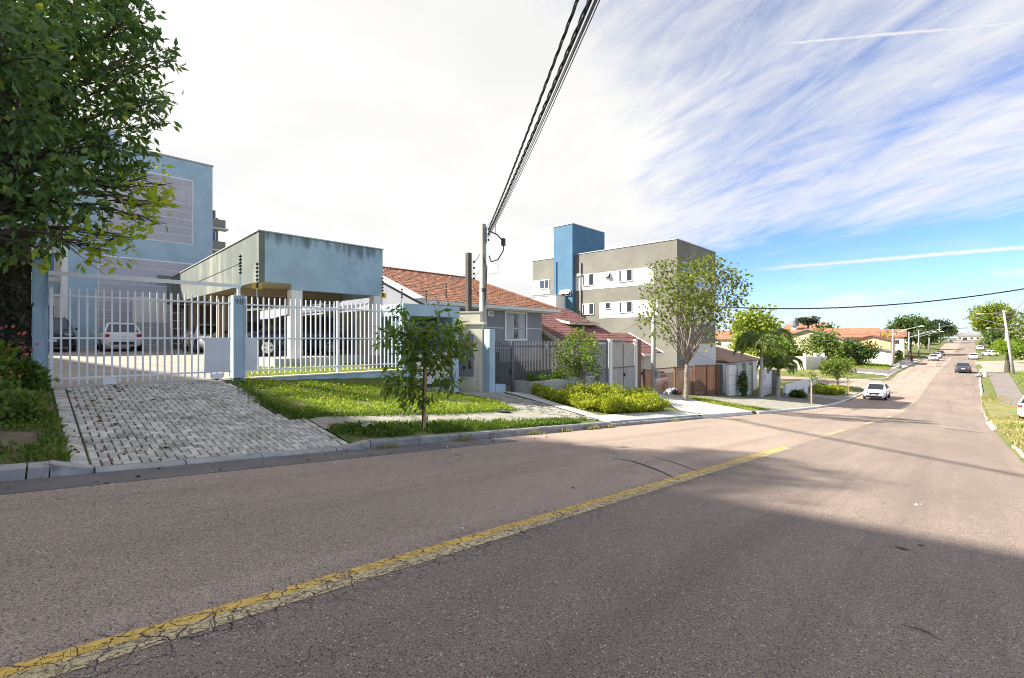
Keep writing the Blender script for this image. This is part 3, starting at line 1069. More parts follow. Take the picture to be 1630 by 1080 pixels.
# --- blue apartment block at the back of the courtyard
def rear_block():
    X, y0, y1, z0, z1 = -36.0, 1.5, 8.5, .6, 13.1
    t = thing('apartment_block', 'blue apartment block with pale grey strip panels behind the courtyard', 'apartment block', (X, 5, .9))
    obj('wall', MB().box(X - 12, X, y0, y1, z0, z1), 'blue_wall', t)
    obj('wall_cap', MB().box(X - 12.05, X + .05, y0 - .05, y1 + .05, z1 + .003, z1 + .08), 'trim_grey', t)
    obj('wall', MB().box(X - 14, X - 2.0, -9, y0 - .003, z0, 12.6), 'white_plaster', t)
    obj('pilaster', MB().box(X - 2.0, X + .06, y0 - .26, y0 - .006, z0, 13.0), 'white_plaster', t)
    # recessed bay to the left: blue spandrels between windows
    for zz in (2.2, 5.2, 8.2, 11.0):
        obj('spandrel', MB().box(X - 1.998, X - 1.9, -2.5, y0 - .3, zz - 1.05, zz - .25), 'blue_wall' if zz > 3 else 'house_grey_dark', t)
        window_x(t, X - 1.99, -.6, 1.0, zz + .2, zz + 1.35, mull=2, glass='glass_dark')
    def panels(ya, yb, za, zb, n):
        bk = obj('panel_field', MB().box(X + .002, X + .012, ya - .05, yb + .05, za - .05, zb + .05), 'trim_white', t)
        h = (zb - za) / n
        for i in range(n):
            obj('panel', MB().box(X + .013, X + .03, ya, yb, za + i * h + .022, za + (i + 1) * h - .022), 'grey_panel', bk)
    panels(2.8, 7.36, 7.75, 11.85, 8)
    panels(2.8, 8.2, 1.25, 6.45, 10)
    w = window_x(t, X + .032, 5.55, 6.35, 5.05, 5.55, frame='trim_grey', mull=0, glass='glass_dark', sill=False)
    obj('sash', MB().prism([(X + .06, 5.55, 5.56), (X + .06, 6.35, 5.56), (X + .34, 6.35, 5.15), (X + .34, 5.55, 5.15)], (.02, 0, .02)), 'glass_window', w)
    # tank room on the roof
    obj('tank_room', MB().box(X - 9, X - 3.0, -3, 4.15, z1 - .2, 14.9), 'blue_wall', t)
    obj('tank_room_trim', MB().box(X - 3.1, X - 2.9, 4.153, 4.55, 13.1, 14.3), 'cream_plaster', t)


rear_block()


def balcony_block():
    X = -62
    t = thing('balcony_block', 'cream apartment building with stacked balconies far behind the blue block', 'apartment block', (X, 18, 1))
    obj('wall', MB().box(X - 9, X, 11.5, 15.2, 0, 15.6), 'stone_render', t)
    for z in (6.6, 9.2, 11.8, 14.3):
        obj('balcony', MB().box(X, X + 1.0, 13.0, 15.7, z, z + .95), 'stone_render', t)
        obj('balcony_slab', MB().box(X, X + 1.2, 12.9, 15.95, z - .18, z - .002), 'trim_grey', t)
        window_x(t, X, 13.6, 14.9, z + 1.0, z + 2.1, mull=1, glass='glass_dark', sill=False)


balcony_block()


# --- carport of the blue block
def carport():
    t = thing('carport', 'blue flat-roofed carport with mossy side parapet and white columns', 'carport', (-18, 8, .9))
    X, XB, y0, y1, zt = -18.0, -34.0, 5.67, 10.6, 5.44
    # slab
    obj('floor_slab', MB().box(XB, X + .6, y0 + .35, y1 + .4, .3, .9), 'slab_grey', t)
    # front beam (deeper on the right), side parapet, back and roof
    front = MB()
    front.prism([(X, y0 + .002, 3.67), (X, 6.8, 3.67), (X, 6.8, 3.45), (X, y1, 3.45), (X, y1, zt), (X, y0 + .002, zt)], (-.22, 0, 0))
    obj('front_parapet', front, 'carport_front', t)
    side = MB()
    side.prism([(X + .002, y0, 3.65), (X + .002, y0, zt + .002), (XB, y0, 5.06), (XB, y0, 3.65)], (0, .2, 0))
    obj('side_parapet', side, 'mossy_wall', t)
    obj('parapet', MB().prism([(X - .22, y1 - .2, 3.45), (X - .22, y1 - .2, zt), (XB, y1 - .2, 5.06), (XB, y1 - .2, 3.45)], (0, .2, 0)), 'blue_wall', t)
    cap = MB()
    cap.bar((X - .11, y0 - .03, zt + .03), (X - .11, y1 + .03, zt + .03), .30, .04)
    cap.bar((X, y0 + .1, zt + .028), (XB, y0 + .1, 5.09), .28, .04)
    obj('coping', cap, 'trim_grey', t)
    obj('ceiling', MB().box(XB, X - .222, y0 + .202, y1 - .202, 3.72, 3.9), 'soffit', t)
    for x in (-21.5, -25.5, -29.5):
        obj('ceiling_beam', MB().box(x - .12, x + .12, y0 + .203, y1 - .203, 3.42, 3.717), 'soffit', t)
    for (x, a, b) in ((X - .02, 6.8, 7.21), (X - .02, 10.2, 10.6)):
        obj('column', MB().box(x - .4, x, a, b, .9, 3.448), 'white_plaster', t, bevel=.01)
    for x in (-24.0, -29.5, -33.6):
        obj('column', MB().box(x - .3, x, y0 + .25, y0 + .6, .9, 3.418), 'garage_inside', t)
    # wall on the far side, open above
    obj('back_wall', MB().box(XB, X - .9, y1 + .02, y1 + .2, .3, 2.9), 'cream_plaster', t)
    obj('end_wall', MB().box(XB - .2, XB - .003, y0 + .3, y1 + .2, .3, 3.7), 'garage_inside', t)
    # tarpaulin band hanging inside above the cars
    obj('ceiling_pipe', MB().tube([(-20.4, 6.0, 2.75), (-20.4, 9.4, 3.15)], .04), 'trim_white', t)
    # awning roof of the store at the back
    obj('store_roof', MB().prism([(-30, y1 + .25, 3.0), (-22, y1 + .25, 3.0), (-22, y1 + 1.6, 3.4), (-30, y1 + 1.6, 3.4)], (0, 0, .07)), 'trim_white', t)


carport()
t = thing('notice_board', 'blank white board on posts at the back of the courtyard', 'board', (-33.2, 5, 1.0))
obj('board', MB().box(-33.26, -33.2, 4.0, 5.55, 2.55, 4.0), 'white_plaster', t)
for y in (4.3, 5.3):
    obj('post', MB().box(-33.33, -33.27, y - .04, y + .04, 1.0, 4.0), 'steel', t)
t = thing('storage_rack', 'pale metal rack standing beside the carport end wall', 'rack', (-33, 6.0, 1.0))
for y in (5.72, 6.28):
    for x in (-33.3, -32.9):
        obj('upright', MB().box(x - .025, x + .025, y - .025, y + .025, .98, 3.4), 'trim_white', t)
for z in (1.3, 1.75, 2.2, 2.65, 3.1):
    obj('shelf', MB().box(-33.33, -32.87, 5.69, 6.31, z, z + .04), 'trim_white', t)

# --- gate posts, sliding gate and picket fence on the street line
def round_bar(h, r=.02):
    m = MB()
    m.box(-r, r, -r, r, 0, h - .02)
    m.add([(-r, -r, h - .02), (r, -r, h - .02), (r, r, h - .02), (-r, r, h - .02), (0, 0, h)], [(0, 1, 4), (1, 2, 4), (2, 3, 4), (3, 0, 4)])
    return m.mesh('bar')


XG = -14.07
t = thing('gate_post', 'tall weathered blue gate post beside the big tree', 'gate post', (XG, .17, .5))
obj('shaft', MB().box(XG - .25, XG + .02, .04, .285, .2, 3.28), 'blue_wall_old', t, bevel=.008)
t = thing('gate_post', 'blue gate post carrying the house number 98', 'gate post', (XG, 3.95, .45))
obj('shaft', MB().box(XG - .25, XG + .02, 3.8, 4.09, .2, 2.78), 'blue_wall', t, bevel=.008)
text('house_number', '98', .21, 'letter_dark', t, (XG + .023, 3.945, 2.60), (R(90), 0, R(90)))
obj('plate', MB().box(XG + .021, XG + .03, 4.05, 4.085, 1.0, 2.75), 'trim_grey', t)

g = thing('sliding_gate', 'white barred sliding gate across the paved driveway', 'gate', (XG, 2.0, .5))
me = round_bar(2.14, .0165)
n = 25
for i in range(n):
    y = .34 + (3.71 - .34) * i / (n - 1)
    piece('bar', me, g, (XG + .0, y, .60), None, 'gate_white')
for z in (.74, 1.62, 2.55):
    obj('rail', MB().box(XG - .032, XG + .022 if z > 1 else XG + .024, .31, 3.75, z - .02, z + .02), 'gate_white', g)
obj('stile', MB().box(XG - .02, XG + .028, .30, .335, .58, 2.70), 'gate_white', g)
obj('lock_panel', MB().box(XG + .026, XG + .034, 3.13, 3.72, .75, 1.62), 'bin_white', g)
for y in (1.28, 3.42):
    obj('wheel_housing', MB().box(XG - .04, XG + .05, y - .12, y + .12, .56, .70), 'gate_white', g)
    obj('wheel', MB().tube([(XG - .02, y, .565), (XG + .03, y, .565)], .05, 12), 'dark_metal', g)
obj('track', MB().box(XG - .03, XG + .02, .3, 4.0, .525, .548), 'steel', g)

t = thing('overhead_guide', 'white overhead guide bar above the sliding gate', 'guide bar', (XG, 2, 2.8))
obj('beam', MB().bar((XG - .12, .29, 3.03), (XG - .12, 4.02, 3.04), .06, .09), 'gate_white', t)
obj('post', MB().box(XG - .16, XG - .09, 3.93, 4.0, 2.78, 3.0), 'gate_white', t)

f = thing('picket_fence', 'white vertical-bar fence on a low blue wall beside the lawn', 'fence', (XG, 6.4, .3))
obj('base_wall', MB().prism([(XG - .2, 4.095, -.2), (XG - .2, 9.02, -.6), (XG - .2, 9.02, .50), (XG - .2, 4.095, .50)], (.2, 0, 0)), 'blue_wall_old', f)
obj('wall_cap', MB().box(XG - .23, XG + .03, 4.096, 9.02, .503, .54), 'cream_plaster', f)
me = round_bar(2.16, .0165)
n = 33
for i in range(n):
    y = 4.15 + (8.86 - 4.15) * i / (n - 1)
    piece('bar', me, f, (XG - .1, y, .62), None, 'gate_white')
for z in (.74, 1.62, 2.55):
    obj('rail', MB().box(XG - .128, XG - .075, 4.1, 8.98, z - .02, z + .02), 'gate_white', f)
obj('sheet_panel', MB().box(XG - .072, XG - .066, 4.11, 4.42, .75, 1.62), 'bin_white', f)
obj('post', MB().box(XG - .13, XG - .07, 6.73, 6.79, .53, 2.80), 'gate_white', f)


# --- electric-fence masts
def mast(y, x, z0, h, label, brace=None, sign=True, n=6):
    t = thing('electric_fence_mast', label, 'fence mast', (x, y, z0), 'electric fence masts')
    obj('rod', MB().tube([(x, y, z0), (x, y, z0 + h)], .014, 8), 'steel', t)
    for i in range(n):
        z = z0 + h - .06 - i * (h * .62 / n)
        obj('insulator', MB().tube([(x + .02, y, z - .035), (x + .02, y, z - .01), (x + .02, y, z + .01), (x + .02, y, z + .035)], [.02, .042, .042, .02], 8), 'black_plastic', t)
    if sign:
        obj('warning_sign', MB().box(x + .04, x + .048, y - .12, y + .12, z0 + h * .28, z0 + h * .28 + .16), 'yellow_plastic', t)
        obj('symbol', MB().box(x + .0485, x + .051, y - .03, y + .03, z0 + h * .28 + .03, z0 + h * .28 + .13), 'black_plastic', t)
    if brace:
        obj('brace', MB().tube([(x, y, z0 + h * .7), brace], .014, 6), 'steel', t)
    return t


mast(4.0, XG - .12, 3.06, .86, 'black insulator mast with long brace on the gate frame', (XG - .12, 3.0, 3.06), False, 6)
mast(4.42, XG - .12, 2.70, 1.06, 'insulator mast with yellow sign at the left of the white fence', None, True, 6)
mast(8.34, XG - .12, 2.72, 1.0, 'insulator mast with yellow sign at the right of the white fence', None, True, 6)
mast(11.3, -14.5, 2.84, .95, 'insulator mast with brace on the right of the bin shelter roof', (-14.5, 10.5, 2.88), False, 6)
mast(10.35, -14.5, 2.84, .6, 'short insulator mast at the middle of the bin shelter roof', None, False, 4)
mast(9.3, -14.5, 2.84, .6, 'short insulator mast at the left of the bin shelter roof', None, False, 4)
mast(.2, XG - .12, 3.28, 1.0, 'insulator mast under the tree on the tall blue post', (XG - .12, 1.25, 3.06), False, 6)


# --- refuse enclosure with a white bin
def enclosure():
    t = thing('bin_shelter', 'blue open-fronted bin shelter behind the young tree', 'shelter', (-14, 10.2, -.4))
    m = MB()
    obj('pillar', MB().box(-14.25, -13.95, 9.02, 9.3, -.9, 2.42), 'blue_wall', t, bevel=.008)
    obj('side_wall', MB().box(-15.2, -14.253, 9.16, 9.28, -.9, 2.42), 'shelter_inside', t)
    obj('pillar', MB().box(-15.0, -13.95, 11.2, 11.5, -1.0, 2.42), 'blue_wall', t, bevel=.008)
    obj('lintel', MB().box(-15.4, -13.93, 9.0, 11.52, 2.423, 2.84), 'blue_wall_old', t)
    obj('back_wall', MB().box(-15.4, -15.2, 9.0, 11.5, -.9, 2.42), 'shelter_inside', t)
    obj('plinth', MB().box(-15.2, -13.9, 9.303, 11.197, -.9, -.18), 'kerb_concrete', t)
    b = thing('waste_bin', 'large white lidded waste bin inside the blue shelter', 'bin', (-14.3, 10.2, -.16))
    obj('body', MB().prism([(-14.95, 9.45, -.05), (-13.98, 9.45, -.05), (-13.9, 9.4, .95), (-15.0, 9.4, .95)], (0, 1.62, 0)), 'bin_white', b, bevel=.03)
    obj('lid', MB().prism([(-15.02, 9.36, .97), (-13.88, 9.36, .97), (-13.92, 9.36, 1.03), (-14.4, 9.36, 1.16), (-15.0, 9.36, 1.16)], (0, 1.7, 0)), 'bin_white', b, bevel=.02)
    obj('rim', MB().box(-13.899, -13.86, 9.5, 10.98, .87, .93), 'black_plastic', b)
    text('symbol', 'CH', .09, 'letter_dark', b, (-13.915, 10.85, .66), (R(90), 0, R(90)))
    obj('foot', MB().box(-14.7, -14.1, 9.6, 10.9, -.17, -.05), 'black_plastic', b)
    k = thing('mailbox_wall', 'cream wall with a steel panel of mail slots beside the entrance', 'mailbox wall', (-14.5, 12.4, -.5))
    obj('wall', MB().prism([(-15.6, 12.15, -.9), (-14.2, 12.95, -.9), (-14.2, 12.95, 2.2), (-15.6, 12.15, 2.2)], (-.12, .2, 0)), 'cream_plaster', k)
    obj('ledge', MB().prism([(-15.65, 12.05, 2.203), (-14.1, 12.93, 2.203), (-14.25, 13.25, 2.203), (-15.8, 12.37, 2.203)], (0, 0, .1)), 'cream_plaster', k)
    obj('head', MB().prism([(-15.55, 12.12, 2.303), (-14.25, 12.86, 2.303), (-14.35, 13.1, 2.303), (-15.65, 12.36, 2.303)], (0, 0, .38)), 'cream_plaster', k)
    obj('cap', MB().prism([(-15.62, 12.05, 2.686), (-14.18, 12.87, 2.686), (-14.3, 13.15, 2.686), (-15.72, 12.4, 2.686)], (0, 0, .06)), 'slab_pale', k)
    d = Vector((1.4, .8, 0)).normalized()
    nn = Vector((.8, -1.4, 0)).normalized()
    o0 = Vector((-15.5, 12.207, .05)) + nn * .004
    pan = obj('steel_panel', MB().prism([o0, o0 + d * 1.12, o0 + d * 1.12 + Vector((0, 0, 1.75)), o0 + Vector((0, 0, 1.75))], nn * .03), 'grey_steel', k)
    for r in range(3):
        for c in range(4):
            p = o0 + d * (.12 + c * .27) + Vector((0, 0, .30 + r * .52)) + nn * .031
            obj('mail_slot', MB().prism([p, p + d * .10, p + d * .10 + Vector((0, 0, .14)), p + Vector((0, 0, .14))], nn * .004), 'black_plastic', pan)
    p = o0 + d * .88 + Vector((0, 0, .42)) + nn * .032
    obj('rust_patch', MB().prism([p, p + d * .12, p + d * .14 + Vector((0, 0, .2)), p + d * .02 + Vector((0, 0, .3))], nn * .002), 'dead_leaf', pan)
    obj('blue_pillar', MB().box(-14.3, -13.82, 13.0, 13.32, -1.0, 2.0), 'blue_wall', k, bevel=.01)
    obj('step_block', MB().box(-14.2, -13.8, 13.325, 13.9, -1.0, -.3), 'blue_wall', k)


enclosure()


# --- grey single-storey house with clay-tile roof
def grey_house():
    t = thing('house', 'grey rendered house with weathered orange clay tile roof and white gutter', 'house', (-18, 17, -.8))
    X, ya, yb = -18.0, 12.85, 21.2
    obj('wall', MB().box(-29, X, ya, yb, -1.2, 3.18), 'house_grey', t)
    obj('wall_base', MB().box(X + .003, X + .03, ya, yb, -1.2, .35), 'house_grey_dark', t)
    for z in (2.18, 1.1):
        obj('string_line', MB().box(X + .003, X + .02, 13.6, yb - .01, z, z + .035), 'trim_white', t)
    obj('gable_wall', MB().prism([(-29, ya, 3.18), (X, ya, 3.18), (-23.3, ya, 5.2)], (0, .2, 0)), 'house_grey', t)
    # roof planes
    ex = -17.35
    e0, e1, ez, rx, rz, r1 = 12.45, 21.75, 3.34, -23.3, 5.55, 20.0
    rf = tiled_roof('roof', (ex, e0, ez), (ex, e1, ez), (rx, r1, rz), (rx, e0, rz), 'roof_orange', t)
    tiled_roof('hip', (ex, e1, ez), (-29.2, e1, ez), (rx, r1, rz), (rx, r1, rz), 'roof_orange', rf)
    tiled_roof('back_slope', (-29.2, e1, ez), (-29.2, e0, ez), (rx, e0, rz), (rx, r1, rz), 'roof_orange', rf)
    obj('ridge', MB().tube([(rx, e0, rz + .03), (rx, r1, rz + .03), (ex + .1, e1 - .1, ez + .06)], .09, 8), 'roof_orange', rf)
    # deck under the tiles, barge boards and gutter
    deck = MB()
    deck.prism([(ex, e0 + .03, ez - .05), (ex, e1 - .03, ez - .05), (rx, r1, rz - .05), (rx, e0 + .03, rz - .05)], (0, 0, -.05))
    obj('roof_deck', deck, 'trim_white', t)
    obj('barge_board', MB().bar((ex + .05, e0 - .03, ez - .08), (rx, e0 - .03, rz - .06), .06, .26), 'trim_white', t)
    obj('gutter', MB().prism([(ex + .02, e0 - .06, ez - .2), (ex + .16, e0 - .06, ez - .16), (ex + .2, e0 - .06, ez + .0), (ex + .02, e0 - .06, ez + .0)], (0, e1 - e0 + .25, 0)), 'trim_white', t)
    obj('fascia', MB().box(-17.99, ex + .018, e0, e1, 3.12, 3.165), 'trim_white', t)
    obj('eave_gutter', MB().box(-29, ex, e1 + .003, e1 + .16, ez - .2, ez), 'trim_white', t)
    window_x(t, X, 18.15, 19.75, 1.62, 3.02, mull=0, curtain=True, fw=.11, sill=False)
    # porch at left: flat dark glass sheet standing in for its shaded recess
    obj('porch_dark_sheet', MB().box(X + .004, X + .014, 12.95, 14.1, 1.7, 3.0), 'glass_dark', t)
    obj('porch_post', MB().box(X + .016, X + .12, 13.45, 13.55, .4, 3.1), 'trim_white', t)
    pl = obj('number_plate', MB().box(X + .003, X + .03, 16.8, 17.22, 2.80, 3.1), 'trim_white', t)
    text('house_number', '10', .22, 'letter_dark', pl, (X + .033, 17.01, 2.95), (R(90), 0, R(90)))
    # dim porch details behind the fence
    obj('garage_door', MB().box(X + .032, X + .06, 14.6, 17.6, -1.0, .9), 'house_grey_dark', t)


grey_house()


def picket_gate():
    """grey steel pickets of the house's front fence and entrance gate"""
    XF = -14.15
    f = thing('front_fence', 'grey steel picket fence above a planter in front of the grey house', 'fence', (XF, 16.5, -.6))
    n = 44
    bar = MB().box(-.012, .012, -.016, .016, 0, 1.0)
    me = bar.mesh('picket')
    y0, y1 = 14.75, 19.3
    def top(y):
        return 1.5
    def bot(y):
        return -.55 - .06 * (y - 14.75)
    for i in range(n):
        y = y0 + (y1 - y0) * i / (n - 1)
        o = piece('picket', me, f, (XF, y, bot(y)), None, 'charcoal_steel')
        o.scale = (1, 1, top(y) - bot(y))
    obj('rail', MB().bar((XF - .035, y0 - .05, 1.28), (XF - .035, y1 + .05, 1.28), .04, .04), 'charcoal_steel', f)
    obj('rail', MB().bar((XF - .035, y0 - .05, -.35), (XF - .035, y1 + .05, -.6), .04, .04), 'charcoal_steel', f)
    obj('post', MB().box(XF - .06, XF + .04, 14.62, 14.72, -1.0, 1.5), 'charcoal_steel', f)
    obj('emblem', MB().tube([(XF + .013, 17.0, 1.25), (XF + .02, 17.0, 1.25)], .14, 8), 'trim_grey', f)
    g = thing('entrance_gate', 'narrow grey picket gate beside the blue pillar', 'gate', (XF, 14, -.6))
    me2 = MB().box(-.012, .012, -.016, .016, 0, 2.16).mesh('picket')
    for i in range(9):
        piece('picket', me2, g, (XF, 13.66 + i * .115, -.68), None, 'charcoal_steel')
    for z in (-.4, .1, 1.28):
        obj('rail', MB().box(XF - .036, XF - .013, 13.6, 14.6, z - .02, z + .02), 'charcoal_steel', g)
    obj('lock', MB().box(XF + .013, XF + .05, 14.46, 14.58, .1, .3), 'black_plastic', g)
    p = thing('planter', 'long grey rendered planter below the picket fence', 'planter', (-13.4, 17, -.8))
    # front wall falling with the street
    obj('front_wall', MB().prism([(-13.1, 14.75, -1.1), (-13.1, 19.6, -1.5), (-13.1, 19.6, -.24), (-13.1, 14.75, -.22)], (-.14, 0, 0)), 'grey_steel_pale', p)
    obj('end_wall', MB().prism([(-13.102, 14.752, -1.1), (-14.05, 14.752, -1.1), (-14.05, 14.752, -.22), (-13.102, 14.752, -.22)], (0, .14, 0)), 'grey_steel_pale', p)
    obj('soil', MB().prism([(-13.24, 14.9, -.36), (-14.05, 14.9, -.36), (-14.05, 19.6, -.38), (-13.24, 19.6, -.38)], (0, 0, .04)), 'soil', p)
    obj('back_wall', MB().prism([(-14.10, 14.75, -1.2), (-14.10, 19.6, -1.5), (-14.10, 19.6, -.25), (-14.10, 14.75, -.23)], (-.1, 0, 0)), 'grey_steel_pale', p)


picket_gate()


# --- ribbed steel front of the brown-roofed house
def ribbed_front():
    X = -14.0
    t = thing('steel_fence', 'dark grey ribbed steel fence with window grille next to the silver gate', 'fence', (X, 20, -1))
    fr = MB()
    fr.box(X - .06, X, 19.35, 22.1, 1.42, 1.53)
    fr.box(X - .06, X, 21.98, 22.1, -1.5, 1.418)
    fr.box(X - .06, X, 19.35, 19.45, -1.3, 1.418)
    fr.box(X - .055, X - .005, 19.452, 21.978, -.12, -.04)
    obj('frame', fr, 'charcoal_steel', t)
    me = MB().box(-.02, .02, -.045, .045, 0, 1.3).mesh('slat')
    for i in range(25):
        y = 19.51 + i * .1
        piece('slat', me, t, (X - .03, y, -1.45), None, 'grey_steel')
    me = MB().box(-.008, .008, -.02, .02, 0, 1.46).mesh('grille_bar')
    for i in range(24):
        piece('grille_bar', me, t, (X - .03, 19.52 + i * .105, -.04), None, 'trim_grey')
    obj('backing', MB().box(X - .10, X - .085, 19.46, 21.97, -.03, 1.41), 'grey_steel_pale', t)
    g = thing('steel_gate', 'tall silver ribbed double gate between pale posts', 'gate', (X, 23.7, -1.3))
    obj('post', MB().box(X - .1, X + .06, 22.15, 22.45, -1.6, 1.60), 'trim_white', g)
    obj('post', MB().box(X - .1, X + .06, 25.0, 25.22, -1.9, 1.58), 'trim_white', g)
    me = MB().box(-.012, .012, -.055, .055, 0, 2.76).mesh('slat')
    for i in range(20):
        y = 22.53 + i * .126
        piece('slat', me, g, (X - .04, y, -1.25 - (y - 22.5) * .08), None, 'grey_steel_pale')
    for z in (1.45, -.02):
        obj('rail', MB().box(X - .07, X - .012, 22.455, 24.995, z - .03, z + .03), 'charcoal_steel', g)
    obj('rail', MB().box(X - .024, X - .006, 23.72, 23.76, -1.3, 1.33), 'charcoal_steel', g)
    obj('latch', MB().box(X - .02, X + .03, 23.78, 23.9, -.55, -.35), 'black_plastic', g)
    p = thing('gate_pillar', 'brown square pillar at the right of the silver gate', 'pillar', (X, 25.5, -1.6))
    obj('shaft', MB().box(X - .35, X + .04, 25.24, 25.72, -2.0, 1.58), 'brown_steel', p)


ribbed_front()


def brown_house():
    t = thing('house', 'cream house with stepped dark red tile roof and small dormer window', 'house', (-19, 27, -1.6))
    obj('wall', MB().box(-27, -18.2, 22.4, 29.3, -2.6, 1.7), 'cream_plaster', t)
    obj('wall', MB().box(-18.497, -16.7, 29.3, 32.2, -2.8, .6), 'cream_plaster', t)
    r1 = tiled_roof('roof', (-17.4, 22.0, 1.5), (-17.4, 29.5, 1.5), (-22.3, 29.5, 3.95), (-22.3, 22.0, 3.95), 'roof_brown', t, .26, .36, .03)
    tiled_roof('back_slope', (-27.2, 29.5, 1.5), (-27.2, 22.0, 1.5), (-22.3, 22.0, 3.95), (-22.3, 29.5, 3.95), 'roof_brown', r1, .26, .36, .03)
    tiled_roof('lower_slope', (-15.9, 29.53, .6), (-15.9, 32.4, .6), (-18.7, 32.4, 2.05), (-18.7, 29.53, 2.05), 'roof_brown', r1, .26, .36, .03)
    obj('roof_deck', MB().prism([(-17.4, 22.03, 1.45), (-17.4, 29.47, 1.45), (-22.3, 29.47, 3.89), (-22.3, 22.03, 3.89)], (0, 0, -.06)), 'cream_plaster', t)
    obj('roof_deck', MB().prism([(-15.9, 29.56, .55), (-15.9, 32.37, .55), (-18.7, 32.37, 1.99), (-18.7, 29.56, 1.99)], (0, 0, -.06)), 'cream_plaster', t)
    obj('barge_board', MB().bar((-17.35, 21.97, 1.46), (-22.3, 21.97, 3.9), .06, .2), 'cream_plaster', t)
    obj('barge_board', MB().bar((-15.85, 32.43, .55), (-18.75, 32.43, 2.02), .07, .24), 'trim_white', t)
    obj('gable', MB().prism([(-27, 22.4, 1.7), (-18.2, 22.4, 1.7), (-22.3, 22.4, 3.75)], (0, .15, 0)), 'cream_plaster', t)
    obj('gable', MB().prism([(-27, 29.15, 1.7), (-18.2, 29.15, 1.7), (-22.3, 29.15, 3.75)], (0, .15, 0)), 'cream_plaster', t)
    obj('fascia', MB().box(-15.89, -15.80, 29.5, 32.4, .42, .58), 'trim_white', t)
    obj('fascia', MB().box(-17.39, -17.30, 22.0, 29.5, 1.34, 1.48), 'trim_white', t)
    dm = obj('dormer', MB().prism([(-22.0, 25.8, 2.2), (-19.5, 25.8, 2.0), (-19.5, 25.8, 2.70), (-22.0, 25.8, 3.2)], (0, 2.9, 0)), 'cream_plaster', t)
    for i in range(5):
        y = 25.95 + i * .54
        obj('window', MB().box(-19.497, -19.47, y, y + .42, 2.1, 2.6), 'glass_window', dm)
    tiled_roof('dormer_roof', (-19.1, 25.45, 2.75), (-19.1, 28.95, 2.75), (-22.6, 28.95, 3.45), (-22.6, 25.45, 3.45), 'roof_brown', dm, .26, .36, .03)
    obj('dormer_trim', MB().box(-19.14, -19.06, 25.45, 28.95, 2.62, 2.745), 'cream_plaster', dm)
    obj('dormer_trim', MB().bar((-19.1, 25.42, 2.68), (-22.6, 25.42, 3.38), .05, .16), 'cream_plaster', dm)
    # white garden wall between this house and the gate
    w = thing('side_wall', 'low cream garden wall with dark coping behind the brown fence', 'wall', (-15, 34, -2))
    obj('wall', MB().box(-15.6, -15.35, 27.6, 38.6, -3.0, -.95), 'cream_plaster', w)
    obj('coping', MB().box(-15.66, -15.29, 27.6, 38.6, -.947, -.88), 'trim_grey', w)


brown_house()


# --- brown see-through steel fence with a silver car behind
def brown_fence():
    t = thing('steel_fence', 'brown perforated steel fence and gates in front of a silver car', 'fence', (-13.9, 31, -2))
    X = -13.9
    def zb(y):
        return zfront(y) + .08
    ys = [26.0, 27.0, 27.35, 30.2, 33.0, 33.35, 35.6, 37.6, 38.1]
    tops = {26.0: -.25, 27.0: -.32, 27.35: -.25, 30.2: -.28, 33.0: -.33, 33.35: -.28, 35.6: -.36, 37.6: -.42, 38.1: -.4}
    for y in ys:
        obj('post', MB().box(X - .08, X + .04, y - .07, y + .07, zb(y) - .4, tops[y] + .02), 'brown_steel', t)
    for a, b in zip(ys, ys[1:]):
        if b - a < .5:
            continue
        obj('rail', MB().bar((X - .02, a + .07, tops[a] - .04), (X - .02, b - .07, tops[b] - .04), .05, .07), 'brown_steel', t)
        obj('rail', MB().bar((X - .02, a + .07, zb(a) + .1), (X - .02, b - .07, zb(b) + .1), .05, .07), 'brown_steel', t)
        solid = a >= 33.2 or a < 26.5
        n = int((b - a - .14) / (.06 if solid else .13))
        me = MB().box(-.006, .006, -.022 if solid else -.013, .022 if solid else .013, 0, 1).mesh('slat')
        for i in range(n):
            y = a + .07 + (b - a - .14) * (i + .5) / n
            z0 = zb(y) + .06
            zt = tops[a] + (tops[b] - tops[a]) * (y - a) / (b - a) - .07
            o = piece('slat', me, t, (X - .02, y, z0), None, 'brown_steel')
            o.scale = (1, 1, zt - z0)
    p = thing('side_pillar', 'dark green narrow pillar at the right end of the brown fence', 'pillar', (X, 38.4, -2.7))
    obj('shaft', MB().box(X - .3, X + .05, 38.25, 38.75, -3.4, -.42), 'house_grey_dark', p)


brown_fence()


